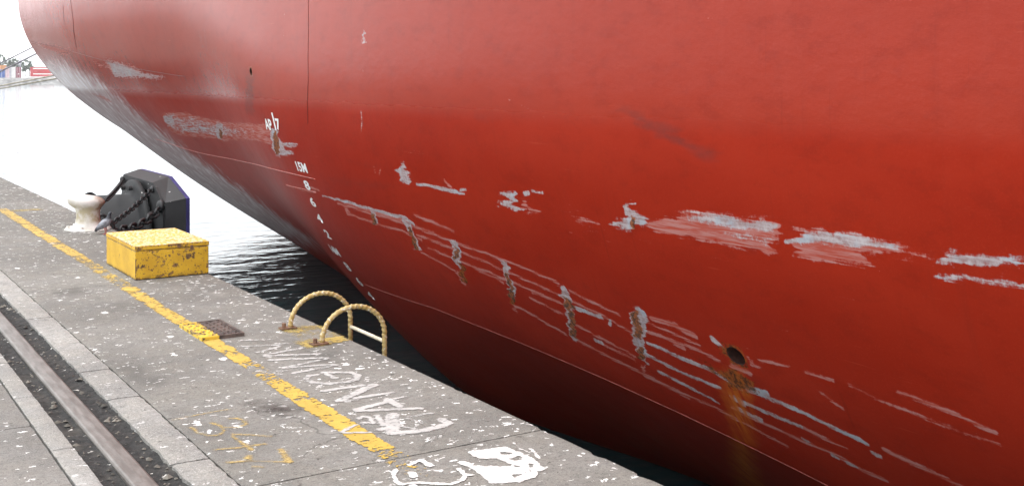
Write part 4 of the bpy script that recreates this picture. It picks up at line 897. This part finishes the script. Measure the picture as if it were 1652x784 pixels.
# ------------------------------------------------------------------ LADDER
ld = empty('ladder', (0, 0, 0)); setp(ld, 'yellow ribbed steel quay ladder with two arched handrails over the edge', 'ladder')
for Y in (7.36, 6.82):
    pts = []
    xa, xb = 2.885, 3.325; rr = (xb - xa) / 2
    for z in np.arange(0.008, 0.03, 0.004): pts.append(Vector((xa, Y, z)))
    for a in np.linspace(math.pi, 0, 130): pts.append(Vector(((xa + xb) / 2 + rr * math.cos(a), Y, 0.02 + rr * math.sin(a) * 0.90)))
    for z in np.arange(0.02, -2.9, -0.008): pts.append(Vector((xb, Y, z)))
    s = np.r_[0, np.cumsum([(pts[i + 1] - pts[i]).length for i in range(len(pts) - 1)])]
    rad = lambda i, a, s=s: 0.0148 + 0.0040 * max(0.0, math.sin(s[i] * 2 * math.pi / 0.034 + a)) ** 1.3
    v, f = tube(pts, rad, 12); link('handrail', pymesh('handrail', v, f, True), M['ladder'], ld)
    ft = boxobj('foot_plate', M['rust_iron'], ld, xa - 0.075, xa + 0.035, Y - 0.035, Y + 0.035, 0.004, 0.014, 0.002)
    bm = bmesh.new(); r = bmesh.ops.create_cone(bm, cap_ends=True, segments=6, radius1=0.014, radius2=0.014, depth=0.03); bmesh.ops.translate(bm, vec=(xa - 0.048, Y, 0.028), verts=r['verts']); bmlink('anchor_bolt', bm, M['rust_iron'], ft)
for k in range(9):
    z = -0.035 - 0.3 * k; v, f = tube([Vector((3.325, 6.825, z)), Vector((3.325, 7.355, z))], 0.0125, 10); link('rung', pymesh('rung', v, f, True), M['rung'], ld)
for z in (-0.9, -2.0):
    for Y in (7.36, 6.82): boxobj('wall_bracket', M['rust_iron'], ld, QX - 0.03, 3.32, Y - 0.01, Y + 0.01, z - 0.03, z + 0.03)

# ------------------------------------------------------------------ PIGEON
pg = empty('pigeon', (2.925, 12.85, 0.003), R(-32)); setp(pg, 'grey pigeon standing upright between the bollard and the yellow box', 'pigeon')
path = [(-0.120, 0.030), (-0.095, 0.050), (-0.065, 0.075), (-0.038, 0.096), (-0.010, 0.115), (0.016, 0.136), (0.030, 0.160), (0.035, 0.182), (0.037, 0.202), (0.043, 0.221), (0.054, 0.231), (0.064, 0.230)]
rad = [0.012, 0.018, 0.030, 0.042, 0.048, 0.046, 0.034, 0.023, 0.018, 0.020, 0.018, 0.008]
v, f = tube([Vector((x, 0, z)) for x, z in path], rad, 16)
v = [Vector((p.x, p.y * (1.15 if p.x < 0.03 else 1.0), p.z)) for p in v]
me = pymesh('body', v, f, True); bd = link('body', me, M['pigeon'], pg); ms = bd.modifiers.new('sub', 'SUBSURF'); ms.levels = 1; ms.render_levels = 2
v, f = tube([Vector((0.067, 0, 0.228)), Vector((0.080, 0, 0.225)), Vector((0.090, 0, 0.220))], [0.006, 0.004, 0.001], 8); link('beak', pymesh('beak', v, f, True), M['beak'], pg)
for s in (-1, 1):
    v, f = tube([Vector((-0.10, s * 0.024, 0.055)), Vector((-0.05, s * 0.046, 0.098)), Vector((0.0, s * 0.052, 0.130)), Vector((0.02, s * 0.042, 0.142))], [0.006, 0.022, 0.022, 0.006], 10)
    v = [Vector((p.x, s * 0.05 + (p.y - s * 0.05) * 0.45, p.z)) for p in v]; link('wing', pymesh('wing', v, f, True), M['pigeon'], pg)
    v, f = tube([Vector((-0.01, s * 0.022, 0.09)), Vector((0.004, s * 0.022, 0.035)), Vector((0.0, s * 0.022, 0.006))], [0.009, 0.005, 0.0045], 8); lg = link('leg', pymesh('leg', v, f, True), M['pink'], pg)
    for a in (-0.5, 0, 0.5, math.pi):
        v, f = tube([Vector((0, s * 0.022, 0.004)), Vector((0.028 * math.cos(a), s * 0.022 + 0.028 * math.sin(a), 0.003))], [0.004, 0.002], 6); link('toe', pymesh('toe', v, f, True), M['pink'], lg)

# ------------------------------------------------------------------ FAR SHORE
SY = 655.0
xs = np.linspace(-500, 700, 400); pr = [(0, -3.2), (2.0, -1.2), (4.0, 0.3), (6.0, 1.15), (9, 1.2)]
V = []; 
for k, (dy, z) in enumerate(pr):
    j = rng.normal(size=len(xs)) * (0.5 if 0 < k < 4 else 0.05)
    V.append(np.stack([xs, np.full(xs.shape, SY + dy) + j, z + rng.normal(size=len(xs)) * (0.28 if 0 < k < 4 else 0.02)], 1))
link_q = gridq(len(pr), len(xs))
shore = link('far_shore', npmesh('far_shore', np.concatenate(V), link_q, False), M['rock']); setp(shore, 'far grey rock embankment across the water', kind='structure')
fy = boxobj('far_yard', M['shore'], None, -500, 700, SY + 8.5, SY + 400, -3, 1.4); setp(fy, 'flat pale container yard on the far shore', kind='structure')
def shore_x(px, dy=14): r = ray(px, 125); return r[0] / r[1] * (SY + dy)
def container(x, y, z, Lx, Ly, h, mat, label, band=True, door=False):
    t = empty('shipping_container', (x, y, z)); setp(t, label, 'container', 'stacked containers on the far shore')
    n = int(Lx / 0.28) * 2; V = []; 
    for i in range(n + 1):
        xx = -Lx / 2 + 0.1 + (Lx - 0.2) * i / n; yy = -Ly / 2 + (0.05 if (i // 2) % 2 else 0.0)
        V += [(xx, yy, 0.12), (xx, yy, h - 0.12)]
    F_ = [(2 * i, 2 * i + 2, 2 * i + 3, 2 * i + 1) for i in range(n)]
    link('side_panel', pymesh('side_panel', V, F_), M[mat], t)
    bm = bmesh.new(); box(bm, -Lx / 2 + 0.1, Lx / 2 - 0.1, -Ly / 2 + 0.08, Ly / 2, 0.1, h - 0.05)
    bmlink('shell', bm, M[mat], t)
    bm = bmesh.new()
    for xx in (-Lx / 2, Lx / 2 - 0.14): box(bm, xx, xx + 0.14, -Ly / 2 - 0.03, -Ly / 2 + 0.12, 0, h)
    box(bm, -Lx / 2 + 0.141, Lx / 2 - 0.141, -Ly / 2 - 0.025, -Ly / 2 + 0.1, 0, 0.14); box(bm, -Lx / 2 + 0.141, Lx / 2 - 0.141, -Ly / 2 - 0.025, -Ly / 2 + 0.1, h - 0.14, h)
    bmlink('frame', bm, M[mat], t)
    if band:
        boxobj('lettering_band', M['bulb'], t, -Lx / 2 + 1.2, Lx / 2 - 1.0, -Ly / 2 - 0.02, -Ly / 2 - 0.005, h * 0.62, h * 0.80)
    if door:
        for xx in (-Lx / 4, Lx / 4): boxobj('door_bar', M['bulb'], t, xx - 0.05, xx + 0.05, -Ly / 2 - 0.08, -Ly / 2 - 0.03, 0.2, h - 0.2)
    return t
sx = shore_x(50); gz0 = 1.4
container(sx + 6.1, SY + 16, gz0 + 0.004, 12.2, 2.44, 2.9, 'c_red', 'lower of the two long red containers across the water')
container(sx + 6.1, SY + 16, gz0 + 2.908, 12.2, 2.44, 2.9, 'c_red', 'upper of the two long red containers across the water')
container(sx + 19.2, SY + 17, gz0 + 0.004, 12.2, 2.44, 2.9, 'c_maroon', 'dark red container partly hidden behind the ship stern')
container(shore_x(5), SY + 16, gz0 + 0.004, 3.4, 6.0, 4.4, 'c_blue', 'blue container at the left end of the far stack', False, True)
container(shore_x(5.5), SY + 17, gz0 + 4.42, 3.0, 6.0, 2.4, 'c_orange', 'orange box on top of the blue container', False)
for k, (px, m, lb) in enumerate(((11.6, 'c_pinkw', 'pale pink container end next to the blue container'), (15.6, 'c_grey', 'narrow grey container end in the middle of the far stack'), (20.4, 'c_white', 'whitish container end left of the maroon one'), (28.6, 'c_maroon', 'tall maroon container end with white bars in the far stack'))):
    Lx = (2.3, 0.9, 2.3, 2.7)[k]; container(shore_x(px), SY + 15, gz0 + 0.004, Lx, 6.0, 2.9, m, 'lower ' + lb if k != 3 else 'lower ' + lb, k == 3, True); container(shore_x(px), SY + 15, gz0 + 2.908, Lx, 6.0, 2.9, m, 'upper ' + lb, False, True)
tw = empty('light_mast', (shore_x(35), SY + 20, gz0)); setp(tw, 'grey lattice mast standing between the maroon and the red containers', 'mast')
for dx in (-0.45, 0.45):
    for dy in (-0.45, 0.45): boxobj('mast_leg', M['c_grey'], tw, dx - 0.12, dx + 0.12, dy - 0.12, dy + 0.12, 0, 10.0)
for k in range(8): boxobj('mast_brace', M['c_grey'], tw, -0.33, 0.33, -0.5, -0.4, 0.6 + k * 1.2, 0.85 + k * 1.2)
boxobj('lamp_head', M['c_grey'], tw, -0.9, 0.9, -0.5, 0.5, 10.02, 10.6)
pw = boxobj('parapet', M['c_white'], None, shore_x(37), shore_x(37) + 60, SY + 9.5, SY + 10, 1.41, 2.1); setp(pw, 'low pale wall in front of the far red containers', 'wall')

def tree(x, y, z, h, w, label, n=420, seed=1):
    r = random.Random(seed); t = empty('tree', (x, y, z)); setp(t, label, 'tree', 'trees behind the far containers')
    pts = [Vector((0, 0, 0)), Vector((0.1, 0, h * 0.3)), Vector((-0.1, 0.1, h * 0.55)), Vector((0.05, 0, h * 0.85))]; v, f = tube(pts, [0.3, 0.24, 0.16, 0.05], 7); trk = link('trunk', pymesh('trunk', v, f, True), M['bark'], t)
    for k in range(5):
        a = r.uniform(0, 6.3); zz = h * r.uniform(0.4, 0.7); v, f = tube([Vector((0, 0, zz)), Vector((math.cos(a) * w * 0.3, math.sin(a) * w * 0.3, zz + h * 0.14))], [0.12, 0.04], 6); link('limb', pymesh('limb', v, f, True), M['bark'], trk)
    V = []; F_ = []
    cl = [(r.uniform(-0.4, 0.4) * w, r.uniform(-0.4, 0.4) * w, h * r.uniform(0.45, 0.95), r.uniform(0.14, 0.28) * w) for _ in range(11)]
    for k in range(n):
        c = r.choice(cl); d = Vector((r.gauss(0, 1), r.gauss(0, 1), r.gauss(0, 0.8))); d = d.normalized() * c[3] * r.uniform(0.4, 1.05); p = Vector(c[:3]) + d
        s = r.uniform(0.25, 0.6); q = Matrix.Rotation(r.uniform(0, 6.3), 3, 'Z') @ Matrix.Rotation(r.uniform(-1.2, 1.2), 3, 'X'); o = len(V)
        V += [p + q @ Vector(k2) * s for k2 in ((-1, -0.3, 0), (0.2, -0.8, 0.1), (1, 0.2, 0), (0, 0.8, 0.15))]; F_.append((o, o + 1, o + 2, o + 3))
    link('crown', pymesh('crown', V, F_), M['leaf'], t)
for k, (px, dy, h, w, lb) in enumerate(((1.5, 30, 14, 6, 'tallest tree at the left edge of the far yard'), (13, 40, 11.5, 6.5, 'rounded tree behind the pale far containers'), (22, 45, 11.0, 6, 'tree rising behind the whitish far container'), (31, 38, 10.0, 5, 'tree behind the maroon far container'), (41.5, 30, 9.0, 5, 'dark tree between the mast and the red containers'), (47, 42, 10, 4.5, 'pale tree just left of the red containers'))):
    tree(shore_x(px, dy), SY + dy, gz0, h, w, lb, 420, 5 + k)

# ------------------------------------------------------------------ HAZE
bm = bmesh.new(); box(bm, -2000, 2000, -300, 1800, -8.2, 20.5)
hz = bmlink('haze', bm, None); setp(hz, 'thin bright haze over the harbour', kind='stuff')
hm = bpy.data.materials.new('haze'); hm.use_nodes = True; hm.node_tree.nodes.clear()
ho = hm.node_tree.nodes.new('ShaderNodeOutputMaterial'); pv = hm.node_tree.nodes.new('ShaderNodeVolumePrincipled')
pv.inputs['Color'].default_value = (0.97, 0.97, 1, 1); pv.inputs['Density'].default_value = 0.0002; pv.inputs['Anisotropy'].default_value = 0.2
hm.node_tree.links.new(pv.outputs[0], ho.inputs['Volume']); hz.data.materials.append(hm)
